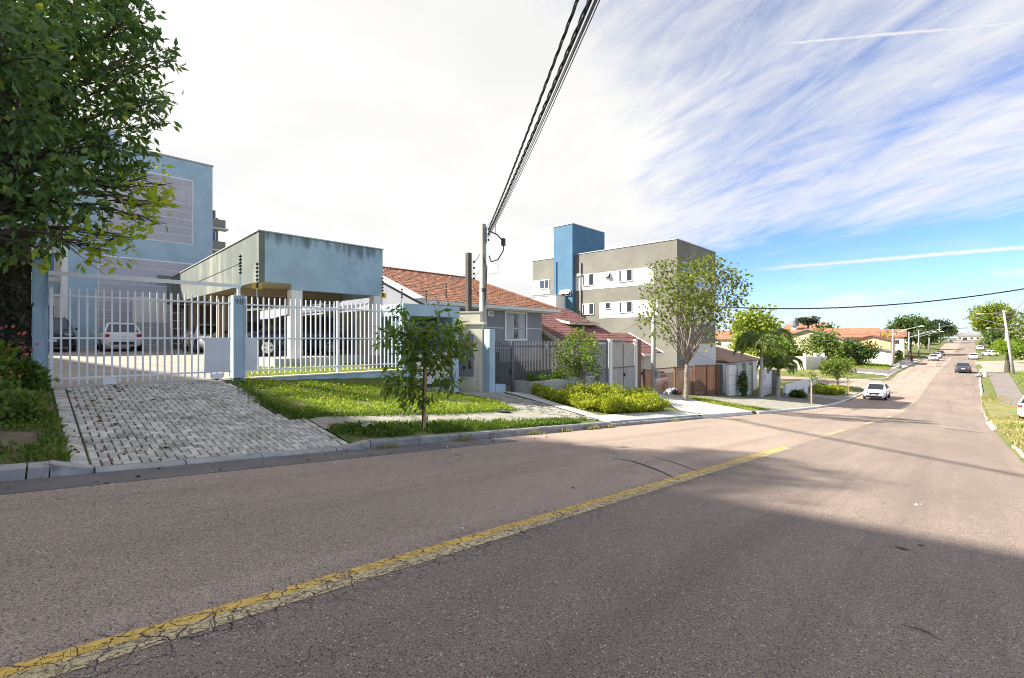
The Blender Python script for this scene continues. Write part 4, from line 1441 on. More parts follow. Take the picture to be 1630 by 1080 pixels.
# --- grey and white apartment building with blue stair tower
def grey_block():
    X, yf, yb, XB = -16.0, 35.1, 43.0, -31.0
    t = thing('apartment_block', 'stone-grey apartment building with white bands and blue stair tower', 'apartment block', (X, yf, -2.8))
    zt = 9.38
    obj('wall', MB().box(XB, X, yf, yb, -3.8, zt), 'stone_render', t)
    obj('roof_edge', MB().box(XB - .05, X + .05, yf - .05, yb + .05, zt + .003, zt + .07), 'trim_grey', t)
    # white bands on the side wall
    def band(x0, x1, z0, z1):
        obj('band', MB().box(x0, x1, yf - .03, yf - .003, z0, z1), 'white_plaster', t)
    band(-25.7, -17.93, 6.05, 7.46)
    band(-23.1, -17.6, 3.42, 4.80)
    band(XB + .01, -28.8, 6.0, 7.42)
    band(-20.2, -18.9, -.3, .75)
    for (yy, a, b, z0, z1, m, cur, op) in ((yf - .032, -24.89, -23.73, 6.45, 7.42, 1, True, False), (yf - .032, -22.45, -21.98, 6.92, 7.41, 0, False, True),
                                           (yf - .032, -21.08, -19.89, 6.5, 7.42, 1, True, False), (yf, -24.89, -23.73, 3.84, 4.75, 1, True, False),
                                           (yf - .032, -22.45, -22.0, 4.27, 4.74, 0, False, False), (yf - .032, -21.06, -19.89, 3.88, 4.72, 1, True, False),
                                           (yf - .032, -29.97, -28.9, 6.55, 7.34, 1, False, False)):
        window_y(t, yy, a, b, z0, z1, mull=m, curtain=cur, open_=op)
    # tower
    tw = obj('stair_tower', MB().box(-27.94, -25.75, yf - .45, 40.0, -3.8, 12.2), 'tower_blue', t)
    obj('tower_cap', MB().box(-27.99, -25.70, yf - .5, 40.05, 12.203, 12.26), 'trim_grey', tw)
    w = window_y(tw, yf - .452, -27.1, -25.95, 5.65, 6.12, mull=1, glass='glass_dark')
    obj('sash', MB().prism([(-27.1, yf - .51, 6.1), (-26.55, yf - .51, 6.1), (-26.55, yf - .75, 5.78), (-27.1, yf - .75, 5.78)], (0, -.02, 0)), 'trim_white', w)
    obj('sash', MB().prism([(-26.5, yf - .51, 6.1), (-25.95, yf - .51, 6.1), (-25.95, yf - .75, 5.78), (-26.5, yf - .75, 5.78)], (0, -.02, 0)), 'trim_white', w)
    # pipes
    obj('downpipe', MB().tube([(-25.1, yf - .1, 8.6), (-25.1, yf - .1, 1.0)], .07, 8), 'concrete_pole', t)
    obj('pipe_box', MB().box(-25.45, -25.0, yf - .2, yf - .0035, 7.35, 7.6), 'concrete_pole', t)
    obj('downpipe', MB().tube([(-27.6, yf - .5, 8.9), (-27.6, yf - .5, 1.0)], .05, 8), 'tower_blue', t)
    obj('pipe', MB().tube([(-28.2, yf - .52, 3.9), (-25.2, yf - .52, 3.3)], .05, 6), 'trim_grey', t)
    # front (street) side
    def fband(y0, y1, z0, z1, mat='white_plaster'):
        obj('band', MB().box(X + .003, X + .03, y0, y1, z0, z1), mat, t)
    fband(38.2, yb - .02, 5.85, 7.2)
    fband(38.2, yb - .02, 2.9, 4.5)
    fband(36.9, yb - .02, -3.5, 1.2)
    for z in (6.0, 3.05):
        window_x(t, X + .004 if False else X + .032, 38.6, 40.0, z, z + 1.15, mull=1, sill=False)
        window_x(t, X + .032, 41.2, 42.4, z, z + 1.15, mull=1, sill=False)
    window_x(t, X, 36.1, 37.4, 7.0, 7.7, mull=1, sill=False)
    # lower annex wall behind the tile roof
    a = thing('annex', 'pale grey flat-roofed annex wall with small barred window', 'annex', (-29, 33, 2))
    obj('wall', MB().box(-36, -26.5, 33.2, 34.6, -2.5, 5.55), 'white_far', a)
    obj('coping', MB().box(-36.05, -26.45, 33.15, 34.65, 5.553, 5.62), 'trim_grey', a)
    wn = window_y(a, 33.2, -30.2, -27.4, 2.6, 3.4, mull=5)


grey_block()


# --- white walls and gates further down
def white_walls():
    X = -13.4
    t = thing('boundary_wall', 'white boundary wall with panel gates behind the palms', 'wall', (X, 43, -3))
    segs = [(38.8, 40.6, -.55, 'white_plaster'), (40.75, 42.6, -1.0, 'white_plaster'), (42.75, 44.4, -.75, 'white_plaster')]
    for a, b, z, m in segs:
        obj('wall', MB().box(X - .2, X, a, b, -3.9, z), m, t)
        obj('groove', MB().box(X + .002, X + .01, a + .1, b - .1, z - .8, z - .76), 'trim_grey', t)
        obj('groove', MB().box(X + .002, X + .01, a + .1, b - .1, z - 1.6, z - 1.56), 'trim_grey', t)
    for y in (40.67, 42.67, 44.5):
        obj('pillar', MB().box(X - .25, X + .06, y - .07, y + .07, -3.9, -.45), 'concrete_pole', t)
    g = thing('panel_gate', 'white panelled pedestrian gate between the two palms', 'gate', (-12.6, 44.6, -3.3))
    obj('leaf', MB().box(-12.7, -12.62, 44.0, 46.2, -3.6, -1.05), 'white_plaster', g)
    obj('letter_slot', MB().box(-12.617, -12.60, 45.3, 45.55, -2.0, -1.6), 'trim_grey', g)
    obj('rail', MB().box(-12.617, -12.605, 44.2, 46.0, -2.75, -2.68), 'trim_grey', g)
    obj('leaf', MB().box(-12.9, -12.8, 46.6, 48.2, -3.6, -1.2), 'white_plaster', g)
    m = thing('stone_pier', 'rough stone pier at the end of the white wall', 'pier', (-12.4, 48.8, -3.5))
    obj('core', MB().box(-12.9, -12.3, 48.4, 49.0, -4, -1.3), 'stone_rubble', m)
    for i in range(14):
        z = -3.7 + i * .18
        for yy in (48.5, 48.8):
            obj('stone', MB().box(-12.298, -12.24 - rnd.uniform(0, .03), yy - .13, yy + .13, z + .01, z + .16), 'stone_rubble', m, bevel=.02)
    w = thing('garden_wall', 'low white garden wall on a rubble stone base stepping downhill', 'wall', (-11, 52, -3.2))
    for a, b, z in ((45.6, 49.2, -2.42), (49.2, 53.4, -2.40), (53.4, 58.0, -2.38)):
        obj('wall', MB().box(-11.2, -11.0, a, b - .02, z - .75, z), 'white_plaster', w)
    obj('wall', MB().box(-11.21, -10.96, 52.0, 53.6, -3.9, -2.39), 'white_plaster', w)
    obj('stone_base', MB().box(-11.18, -11.04, 45.6, 58.0, -4.2, -3.1), 'stone_rubble', w)
    for i in range(60):
        y = rnd.uniform(45.8, 57.8)
        z = rnd.uniform(-3.8, -3.2)
        if not 51.8 < y < 53.8:
            r = rnd.uniform(.09, .2)
            obj('stone', MB().box(-11.05, -11.03 + rnd.uniform(.0, .03), y - r, y + r, z - r * .6, z + r * .6), 'stone_rubble', w)
    # tiled lean-to behind the walls
    h = thing('house', 'low house with red and white striped tile roof behind the white wall', 'house', (-19, 45, -3))
    obj('wall', MB().box(-23, -15.2, 42.5, 52, -4, -.6), 'white_far', h)
    rf = tiled_roof('roof', (-14.8, 43.2, -.55), (-14.8, 53, -.55), (-21, 53, 1.3), (-21, 43.2, 1.3), 'roof_red_far', h, .45, .4, .07)
    for i in range(20):
        y = 43.6 + i * .48
        obj('ridge_line', MB().bar((-14.75, y, -.47), (-20.9, y, 1.38), .07, .025), 'cream_far', rf)
    ww = thing('block_wall', 'beige block wall with small pillars across the side street', 'wall', (-18, 83, -3.2))
    for a, b, c, d in ((-26.5, 79.5, -17.5, 83.0), (-17.4, 83.0, -15.6, 88.5)):
        obj('wall', MB().bar((a, b, -2.6), (c, d, -2.6), .2, 2.0), 'cream_far', ww)
        obj('cap_band', MB().bar((a, b, -1.35), (c, d, -1.35), .22, .5), 'white_far', ww)
    for (x, y) in ((-22.4, 81.1), (-17.45, 83.0), (-16.6, 85.6), (-15.9, 87.6)):
        obj('pillar', MB().box(x - .2, x + .2, y - .2, y + .2, -3.6, -.6), 'white_far', ww)


white_walls()


# --- unseen block at left, inferred from the street shadow, shaped to cast it
def shading_neighbour():
    t = thing('apartment_block', 'unseen tall cream apartment block left of the big tree, shaped to shade the street', 'apartment block', (-26, -12, 1.2))
    th = R(11)
    M = Matrix.Translation((-11.8, -6.9, 0)) @ Matrix.Rotation(th, 4, 'Z')
    m = MB().box(-38, 0, -26, 0, -1, 14.5)
    m.v = [tuple(M @ Vector(v)) for v in m.v]
    obj('wall', m, 'cream_plaster', t)
    m = MB().box(-38.1, .1, -26.1, .1, 14.5, 14.7)
    m.v = [tuple(M @ Vector(v)) for v in m.v]
    obj('roof_edge', m, 'trim_grey', t)
    for z in (1.8, 4.8, 7.8, 10.0):
        for y in (-3, -7, -11, -15, -19, -23):
            m = MB().box(.003, .06, y - .8, y + .8, z, z + 1.2)
            m.v = [tuple(M @ Vector(v)) for v in m.v]
            w = obj('window', m, 'trim_white', t)
            m = MB().box(.061, .066, y - .72, y + .72, z + .06, z + 1.14)
            m.v = [tuple(M @ Vector(v)) for v in m.v]
            obj('pane', m, 'glass_window', w)


shading_neighbour()

# ------------------------------------------------------------------ vegetation
def unit(a):
    return a / np.maximum(np.linalg.norm(a, axis=1, keepdims=True), 1e-6)


def leaf_mesh(name, P, D, L, W, fold=.18):
    """pointed leaves: base P, direction D, length L, half width W"""
    n = len(P)
    D = unit(D)
    S = unit(np.cross(D, rng.normal(size=(n, 3))))
    N = np.cross(S, D)
    L = np.asarray(L).reshape(-1, 1) * np.ones((n, 1))
    W = np.asarray(W).reshape(-1, 1) * np.ones((n, 1))
    mid = P + D * L * .45 + N * W * fold
    V = np.stack([P, mid + S * W, P + D * L - N * L * .12, mid - S * W], 1).reshape(-1, 3)
    Q = np.arange(4 * n).reshape(-1, 4)
    return np_mesh(name, V, Q)


def blob(c, r, n, shell=.35, flat=1.0):
    """n points in a ball, weighted to its outside"""
    d = unit(rng.normal(size=(n, 3)))
    q = rng.uniform(shell, 1, size=(n, 1)) ** .6 * r
    p = d * q
    p[:, 2] *= flat
    return np.array(c) + p, d


def lobe_leaves(lobes, per, Lr, asp, droop=.35, outward=.7, clump=7, spread=.10, flat=1.0):
    """leaves in small sprays through each lobe"""
    PP, DD = [], []
    for l in lobes:
        x, y, z, r = l[:4]
        k = l[4] if len(l) > 4 else rnd.uniform(.6, 1.3)
        m = max(3, int(per * r * r * k / clump))
        c, d = blob((x, y, z), r, m, .2, flat)
        cc = np.repeat(c, clump, 0) + rng.normal(size=(m * clump, 3)) * spread
        dd = np.repeat(d, clump, 0) * outward + rng.normal(size=(m * clump, 3)) * .75
        dd[:, 2] -= droop
        PP.append(cc)
        DD.append(dd)
    P, D = np.concatenate(PP), np.concatenate(DD)
    L = rng.uniform(Lr[0], Lr[1], len(P))
    return P, D, L, L * asp


def limb(m, a, b, r0, r1, n=6, sag=.0, wob=.05, sides=6):
    a, b = Vector(a), Vector(b)
    ln = (b - a).length
    pts, rs = [], []
    for i in range(n + 1):
        t = i / n
        p = a.lerp(b, t)
        p.z += sag * ln * math.sin(math.pi * t)
        if 0 < i < n:
            p += Vector((rnd.uniform(-1, 1), rnd.uniform(-1, 1), rnd.uniform(-1, 1))) * wob * ln * .3
        pts.append(p)
        rs.append(r0 + (r1 - r0) * t)
    m.tube(pts, rs, sides)
    return pts


def lobed_tree(name, label, base, trunk_top, lobes, r0, leafm, per, Lr, asp=.22, bark='bark', bright=None, brightm='leaf_sunlit', forks=1, droop=.35, group=None, spread=.10,
               clump=7, flat=1.0, cat='tree', limb_sag=.06, brate=1.0, outward=.7, twigs=4):
    t = thing(name, label, cat, base, group)
    wood = MB()
    base = Vector(base)
    top = Vector(trunk_top)
    tp = limb(wood, base - Vector((0, 0, .15)), top, r0 * 1.15, r0 * .75, 7, 0, .02, 9)
    hubs = [top]
    allb = lobes + (bright or [])
    zs = sorted(l[2] for l in allb)
    for l in allb:
        p = Vector(l[:3])
        # attach low lobes to the trunk, high ones to its top
        att = min(tp[2:], key=lambda q: (q - p).length + max(0, q.z - p.z) * 2)
        mid = att.lerp(p, .55) + Vector((0, 0, .12 * (p - att).length))
        k = max(.18, min(1, l[3] / .8))
        limb(wood, att, mid, r0 * .42 * k + .006, r0 * .26 * k + .004, 4, limb_sag, .12)
        limb(wood, mid, p, r0 * .26 * k + .004, .006, 4, limb_sag, .15)
        for _ in range(twigs):
            e = p + Vector((rnd.gauss(0, 1), rnd.gauss(0, 1), rnd.gauss(0, .8))).normalized() * l[3] * rnd.uniform(.6, .95)
            limb(wood, mid.lerp(p, rnd.uniform(.4, 1)), e, r0 * .09 * k + .004, .003, 3, .03, .15, 4)
    obj('trunk', wood, bark, t, smooth=True)
    P, D, L, W = lobe_leaves(lobes, per, Lr, asp, droop, outward, clump, spread, flat)
    off = np.array(OFF[t.name])
    put('crown', leaf_mesh('crown', P - off, D, L, W), leafm, t)
    if bright:
        P, D, L, W = lobe_leaves(bright, per * brate, Lr, asp * 1.1, droop, outward, clump, spread, flat)
        put('sunlit_leaves', leaf_mesh('sunlit_leaves', P - off, D, L, W), brightm, t)  # brighter leaf colour stands in for sun on these lobes
    return t


def auto_lobes(c, r, n, lr, seed, flat_bottom=.0):
    q = random.Random(seed)
    out = []
    while len(out) < n:
        d = Vector((q.gauss(0, 1), q.gauss(0, 1), q.gauss(0, 1))).normalized() * (q.uniform(.25, 1) ** .5)
        if d.z < -1 + flat_bottom:
            continue
        out.append((c[0] + d.x * r[0], c[1] + d.y * r[1], c[2] + d.z * r[2], lr * q.uniform(.7, 1.25)))
    return out


# big tree over the gate
DARK = [(-11.0, 0.1, 6.59, 0.83), (-11.5, 0.83, 7.39, 0.87), (-11.2, 1.38, 7.69, 0.4), (-10.8, 1.62, 7.0, 0.3), (-10.8, 1.86, 6.9, 0.16), (-11.0, 1.75, 6.2, .14), (-11.3, 1.85, 5.85, .13), (-11.8, 1.22, 6.98, 0.61), (-11.5, 0.5, 6.21, 0.9), (-10.5, -0.11, 5.2, 0.68), (-11.6, 1.56, 6.2, 0.49), (-11.3, 1.2, 5.3, 0.46), (-12.0, 0.69, 5.17, 0.83), (-11.0, -0.05, 4.37, 0.77), (-11.8, 1.15, 4.75, 0.30), (-11.4, 0.62, 4.2, 0.55), (-12.0, 0.11, 3.75, 0.68), (-11.6, .8, 3.75, 0.3), (-9.5, -0.22, 5.77, 0.69), (-12.6, -0.21, 3.45, 0.52), (-12.8, 0.27, 5.8, 0.8), (-12.8, 1.05, 6.6, 0.5),
        (-12.6, .7, 8.4, .8), (-11.6, .2, 8.9, 1.1), (-12.8, -.6, 4.6, 1.0), (-12.4, -.7, 6.9, 1.1), (-11, -1.6, 6.2, 1.2), (-11.5, -1.7, 8.2, 1.2), (-12.6, -1.9, 5.0, 1.1), (-13, -1.9, 9.6, 1.2), (-13.6, -3.6, 6.4, 1.4), (-12.2, -3.6, 8.4, 1.4), (-11.2, -3.2, 5.0, 1.2), (-14.6, -.5, 7.6, 1.2), (-14.8, -2.2, 6, 1.3), (-13.6, .4, 9.6, 1.0)]
BRIGHT = [(-11.1, 1.35, 3.9, .34), (-11.0, 1.78, 4.15, .26), (-10.9, .95, 3.15, .27), (-10.9, 1.72, 3.75, .2), (-11.3, 1.4, 4.5, .3), (-11.0, 1.3, 3.42, .2), (-11.0, 1.54, 4.08, 0.4), (-10.8, 0.46, 3.24, 0.36), (-11.2, 1.77, 4.59, 0.27), (-10.9, 1.12, 3.35, 0.29), (-11.5, 1.71, 4.96, 0.25), (-11.2, 0.81, 3.23, 0.28), (-11.2, 0.1, 3.13, 0.32)]
lobed_tree('street_tree', 'huge dark leafy tree overhanging the left gate post', (-13.0, -1.15, .62), (-12.4, -.8, 3.6), DARK, .26, 'leaf_dark', 900, (.12, .24), .21, 'bark', BRIGHT, 'leaf_sunlit', brate=.30, spread=.09, droop=.30, twigs=6)

# slender staked street tree with drooping leaves
PEACH = [(-8.52, 5.21, 2.06, 0.27), (-8.75, 5.29, 1.6, 0.24), (-8.43, 5.42, 1.67, 0.35), (-8.34, 5.74, 1.73, 0.35), (-8.35, 5.75, 1.33, 0.4), (-7.74, 5.79, 1.92, 0.35), (-7.53, 5.95, 1.6, 0.32), (-7.79, 6.5, 1.87, 0.24), (-7.45, 6.27, 1.44, 0.24), (-7.79, 5.91, 1.34, 0.29), (-8.99, 5.49, 0.8, 0.32), (-8.45, 5.51, 0.67, 0.32), (-8.23, 6.07, 0.92, 0.29), (-7.78, 6.15, 0.8, 0.24), (-8.36, 5.76, 0.39, 0.32), (-8.21, 5.43, 1.15, 0.24), (-8.21, 5.9, 0.26, 0.21), (-9.05, 5.31, 0.65, 0.2)]
pt = lobed_tree('young_tree', 'young street tree with long drooping leaves tied to a stake', (-8.28, 5.82, gnd(-8.28, 5.82)), (-8.2, 5.85, 1.7), PEACH, .032, 'leaf_peach', 900, (.14, .25), .17, 'bark', None, 'leaf_rust', droop=.95, spread=.07, clump=6, limb_sag=.10, outward=.8, brate=.9)
obj('stake', MB().tube([(-8.18, 5.80, -.45), (-8.15, 5.83, 1.35)], .028, 7), 'stake_wood', pt)

# small leafy tree by the planter
T2 = [(-13.41, 17.3, 0.71, 0.42), (-13.5, 17.88, 1.24, 0.53), (-13.16, 18.25, 1.45, 0.59), (-12.31, 17.92, 1.03, 0.47), (-13.41, 18.01, 0.39, 0.47), (-12.91, 18.31, 0.47, 0.53), (-12.22, 18.34, 0.14, 0.36), (-13.22, 16.98, 0.02, 0.36), (-13.3, 18.36, -0.13, 0.32), (-12.59, 18.36, 1.6, 0.3), (-13.14, 18.38, 1.9, 0.3)]
lobed_tree('young_tree', 'small bushy bright green tree between the planter and the hedge', (-12.75, 18.1, gnd(-12.75, 18.1)), (-12.85, 18.1, .75), T2, .06, 'leaf_fresh', 1500, (.09, .16), .27, 'bark_pale', droop=.3, spread=.10)

# airy tree in front of the grey building
T3 = [(-12.64, 25.43, 5.61, 0.55), (-11.79, 25.24, 5.79, 0.48), (-11.53, 26.75, 5.46, 0.82), (-9.83, 25.18, 5.3, 0.75), (-9.88, 27.6, 5.38, 0.68), (-8.7, 26.57, 4.82, 0.55), (-9.18, 29.11, 4.36, 0.41), (-12.9, 25.17, 4.7, 0.55), (-10.8, 22.42, 3.99, 0.68), (-10.3, 23.13, 4.17, 0.82), (-9.75, 24.16, 4.2, 0.89), (-10.29, 28.22, 4.49, 0.75), (-8.8, 26.42, 3.8, 0.48), (-12.62, 23.9, 3.7, 0.41), (-11.45, 23.04, 3.09, 0.55), (-11.26, 24.48, 3.31, 0.68), (-10.3, 24.67, 3.28, 0.82), (-9.51, 25.21, 3.27, 0.68), (-9.28, 26.87, 3.16, 0.48), (-12.66, 23.6, 2.82, 0.34), (-12.42, 25.78, 2.33, 0.48), (-12.49, 24.37, 1.95, 0.34), (-11.68, 26.65, 2.34, 0.48), (-10.76, 27.1, 2.33, 0.55), (-10.33, 28.34, 2.34, 0.41), (-11.7, 25.06, 1.6, 0.34), (-9.31, 24.26, 1.44, 0.27)]
lobed_tree('street_tree', 'tall airy olive-green tree in front of the grey apartment building', (-10.95, 25.1, gnd(-10.95, 25.1)), (-10.9, 25.15, .2), T3, .13, 'leaf_olive', 400, (.13, .24), .34, 'bark_pale', droop=.25, spread=.16, clump=6, twigs=6)
sk = MB()


# far trees, each of its own kind and place
def far_tree(label, x, y, h, crown, n, lr, leafm, per, Lr, seed, name='tree', bark='bark', group='trees down the street', asp=.38, r0=.22, flat=.2, trunk_f=.45, flatz=1.0):
    z0 = gnd(x, y)
    cz = z0 + h - crown[2]
    lobes = auto_lobes((x, y, cz), tuple(c - lr * .6 for c in crown), n, lr, seed, flat)
    return lobed_tree(name, label, (x, y, z0), (x + .1, y, z0 + h * trunk_f), lobes, r0, leafm, per, Lr, asp, bark, droop=.15, spread=Lr[1] * .6, clump=5, group=group, twigs=2, flat=flatz)


far_tree('yellowish tree just right of the grey apartment building', -17.2, 58.0, 9.2, (3.0, 3.0, 3.6), 26, 1.3, 'leaf_yellowgreen', 75, (.3, .5), 11)
far_tree('low golden-green tree behind the striped roof', -19.6, 66.0, 7.4, (3.2, 3.2, 3.0), 20, 1.4, 'leaf_yellowgreen', 70, (.3, .5), 12)
far_tree('dark tree rising behind the taller palm', -33.0, 112.0, 10.2, (4.4, 4.4, 3.6), 16, 1.8, 'leaf_deep', 50, (.4, .7), 13)
far_tree('wide light green tree over the beige block wall', -21.0, 88.5, 4.9, (3.0, 3.0, 2.3), 24, 1.2, 'leaf_fresh', 62, (.3, .55), 14)
far_tree('rounded bright tree behind the block wall, left half', -27.0, 96.0, 4.9, (3.2, 3.2, 2.2), 18, 1.2, 'leaf_mid', 58, (.3, .55), 15)
far_tree('broad mid-green tree above the round street tree', -17.0, 96.0, 5.9, (3.4, 3.2, 2.8), 26, 1.3, 'leaf_mid', 58, (.3, .55), 16)
far_tree('dark spreading tree left of the corner lawn', -12.9, 100.0, 4.9, (2.9, 2.9, 2.3), 24, 1.2, 'leaf_deep', 58, (.3, .55), 17)
far_tree('low grey-green shrub tree behind the corner lawn', -14.8, 98.0, 4.3, (2.4, 2.4, 2.0), 12, 1.1, 'leaf_olive', 58, (.3, .5), 18)
far_tree('small brownish tree beside the far lamp post', -13.0, 137.0, 6.0, (3.2, 3.2, 2.6), 14, 1.4, 'leaf_hedge_dry', 40, (.35, .55), 19)
far_tree('large spreading dark tree on the left of the far street', -10.2, 168.0, 10.6, (5.2, 5.2, 4.2), 36, 1.9, 'leaf_deep', 44, (.45, .8), 20, trunk_f=.35)
far_tree('second dark tree further along the left pavement', -8.6, 205.0, 7.0, (4.0, 4.0, 2.8), 22, 1.7, 'leaf_deep', 40, (.5, .8), 21)
far_tree('flat-topped dark conifer at the end of the street', -6.6, 262.0, 8.8, (4.4, 4.4, 2.2), 20, 1.7, 'leaf_pine', 34, (.6, .9), 22)
far_tree('grey-green tree closing the street on the left', -6.5, 312.0, 7.5, (5.0, 5, 3.2), 20, 2.0, 'leaf_mid', 30, (.7, 1.0), 23)
far_tree('low tree closing the street on the right', 10.5, 300.0, 7.5, (5, 5, 3.2), 20, 2.0, 'leaf_mid', 30, (.7, 1.0), 24)
far_tree('giant dome-shaped tree on the right of the far street', 6.4, 206.0, 14.2, (5.2, 5.2, 4.6), 46, 1.9, 'leaf_yellowgreen', 46, (.45, .8), 25, trunk_f=.4, r0=.45)
far_tree('dark shaded tree under the giant dome tree', 8.8, 200.0, 6.4, (4.8, 4.6, 2.8), 26, 1.7, 'leaf_deep', 42, (.45, .8), 26)
far_tree('flat-crowned bright green fig on the right verge', 4.6, 97.0, 4.5, (1.95, 1.95, 1.05), 30, .75, 'leaf_lime', 150, (.14, .24), 27, flat=.5, trunk_f=.55, r0=.30, name='street_tree')
far_tree('olive tree cut by the right edge of the view', 9.6, 112.0, 11.0, (4.0, 4.0, 4.2), 18, 1.4, 'leaf_olive', 60, (.3, .5), 28)
far_tree('bushy tree behind the flat-crowned fig', 8.8, 128.0, 4.6, (3.6, 3.6, 2.0), 16, 1.5, 'leaf_fresh', 50, (.3, .5), 29)
far_tree('round clipped street tree with forked white trunk', -9.9, 61.3, 3.8, (1.9, 1.9, 1.35), 36, .7, 'leaf_fresh', 190, (.12, .22), 30, flat=.45, trunk_f=.28, r0=.16, name='street_tree', bark='bark_pale')
far_tree('distant dark round tree beyond the red roofs', -26.6, 150.0, 7.9, (2.6, 2.6, 2.2), 14, 1.9, 'leaf_deep', 40, (.5, .8), 31)
far_tree('small distant tree on the skyline left of the conifer', -68.0, 150.0, 9.0, (5, 5, 2.6), 12, 1.9, 'leaf_mid', 40, (.5, .8), 32)


# umbrella-shaped araucaria on the skyline
def araucaria(x, y, h, w, label):
    z0 = gnd(x, y)
    t = thing('araucaria', label, 'tree', (x, y, z0))
    wood = MB().tube([(x, y, z0 - .2), (x, y, z0 + h)], [.4, .2], 7)
    lobes = []
    for k in range(11):
        a = 2 * math.pi * k / 11
        e = (x + w * math.cos(a), y + w * math.sin(a), z0 + h + .2 + rnd.uniform(-.2, .3))
        wood.tube([(x, y, z0 + h - 1.2), ((x + e[0]) / 2, (y + e[1]) / 2, z0 + h - .9), e], [.1, .08, .05], 5)
        lobes.append((*e, .75))
        lobes.append(((x + e[0]) / 2, (y + e[1]) / 2, z0 + h + .1, .6))
    lobes += [(x, y, z0 + h - 3.0, .9), (x + .4, y, z0 + h - 3.6, .7)]
    obj('trunk', wood, 'bark', t)
    P, D, L, W = lobe_leaves(lobes, 160, (.35, .6), .3, .0, .8, 5, .25, .6)
    off = np.array(OFF[t.name])
    put('crown', leaf_mesh('crown', P - off, D, L, W), 'leaf_pine', t)


araucaria(-30.7, 150.0, 9.0, 2.0, 'umbrella-shaped araucaria on the skyline above the red roofs')


# palms
def palm(x, y, h, label, seed, fl=2.2, nf=13):
    q = random.Random(seed)
    z0 = gnd(x, y)
    t = thing('palm_tree', label, 'palm', (x, y, z0), 'palms by the white wall')
    tr = MB()
    pts, rs = [], []
    for i in range(13):
        f = i / 12
        pts.append((x + .05 * math.sin(f * 2), y + .06 * f, z0 - .1 + (h + .1) * f))
        rs.append((.17 - .07 * f) * (1.08 if i % 2 else .97) * (1.35 if i == 0 else 1))
    tr.tube(pts, rs, 10)
    obj('trunk', tr, 'concrete_pole', t, smooth=True)
    top = Vector(pts[-1])
    obj('crownshaft', MB().tube([top - Vector((0, 0, .15)), top + Vector((0, 0, .35)), top + Vector((0, 0, .7))], [.12, .10, .05], 10), 'leaf_palm', t, smooth=True)
    off = np.array(OFF[t.name])
    for k in range(nf):
        az = 2 * math.pi * k / nf + q.uniform(-.25, .25)
        up = q.uniform(.7, 2.3)
        L = fl * q.uniform(.85, 1.1)
        d = Vector((math.cos(az), math.sin(az), 0))
        rach = []
        for i in range(15):
            s = i / 14
            rach.append(top + Vector((0, 0, .55)) + d * (L * s * (1 - .22 * s)) + Vector((0, 0, L * (up * s - (.42 + up * .82) * s * s))))
        P, D, Ls = [], [], []
        side = d.cross(Vector((0, 0, 1)))
        for i in range(1, 60):
            s = i / 60
            a = rach[int(s * 14)].lerp(rach[min(14, int(s * 14) + 1)], s * 14 - int(s * 14))
            for sg in (-1, 1):
                P.append(tuple(a))
                D.append(tuple(side * sg * .9 + d * .55 + Vector((0, 0, -.35 - .35 * q.random()))))
                Ls.append((.62 * math.sin(math.pi * min(1, s * .92 + .1)) + .1) * q.uniform(.85, 1.1) * L / 2.2)
        me = leaf_mesh('frond', np.array(P) - off, np.array(D), np.array(Ls), np.full(len(Ls), .045))
        fo = put('frond', me, 'leaf_palm', t)
        OFF[fo.name] = tuple(off)
        obj('rachis', MB().tube(rach, [.022] * 14 + [.006], 5), 'leaf_palm', fo)


palm(-11.75, 41.2, 3.5, 'taller palm with drooping fronds in front of the white wall', 5, 2.7, 16)
palm(-11.2, 43.8, 2.0, 'shorter palm to the right of the tall one', 6, 2.2, 13)


# hedges and shrubs
def hedge(name, label, pts, r, h, n, leafm, Lr=(.05, .10), seed=1, cat='hedge', group=None):
    """a loose row of clipped shrubs along pts"""
    q = random.Random(seed)
    x0 = sum(p[0] for p in pts) / len(pts)
    y0 = sum(p[1] for p in pts) / len(pts)
    t = thing(name, label, cat, (x0, y0, gnd(x0, y0)), group)
    lobes, core = [], MB()
    for a, b in zip(pts, pts[1:]):
        k = max(1, int(math.hypot(b[0] - a[0], b[1] - a[1]) / (r * .75)))
        for i in range(k):
            f = (i + q.uniform(-.2, .2)) / k
            x, y = a[0] + (b[0] - a[0]) * f + q.uniform(-.1, .1), a[1] + (b[1] - a[1]) * f + q.uniform(-.1, .1)
            rr = r * q.uniform(.6, 1.25)
            hh = h * q.uniform(.6, 1.35)
            z = gnd(x, y)
            core.ball((x, y, z + hh * .45), rr * .72, 8, 5, (1, 1, hh / rr * .55))
            lobes.append((x, y, z + hh * .52, rr, hh))
    obj('core', core, leafm, t)
    P, D = [], []
    for x, y, z, rr, hh in lobes:
        d = unit(rng.normal(size=(n, 3)))
        p = np.array((x, y, z)) + d * np.array((rr, rr, hh * .55)) * (rng.uniform(.70, 1.05, size=(n, 1)) + (rng.random((n, 1)) < .12) * rng.uniform(.05, .38, size=(n, 1)))
        p = np.repeat(p, 3, 0) + rng.normal(size=(n * 3, 3)) * .035
        P.append(p)
        dd = np.repeat(d, 3, 0) * .7 + rng.normal(size=(n * 3, 3)) * .5
        dd[:, 2] += .45
        D.append(dd)
    P, D = np.concatenate(P), np.concatenate(D)
    L = rng.uniform(Lr[0], Lr[1], len(P))
    put('foliage', leaf_mesh('foliage', P - np.array(OFF[t.name]), D, L, L * .3), leafm, t)
    return t


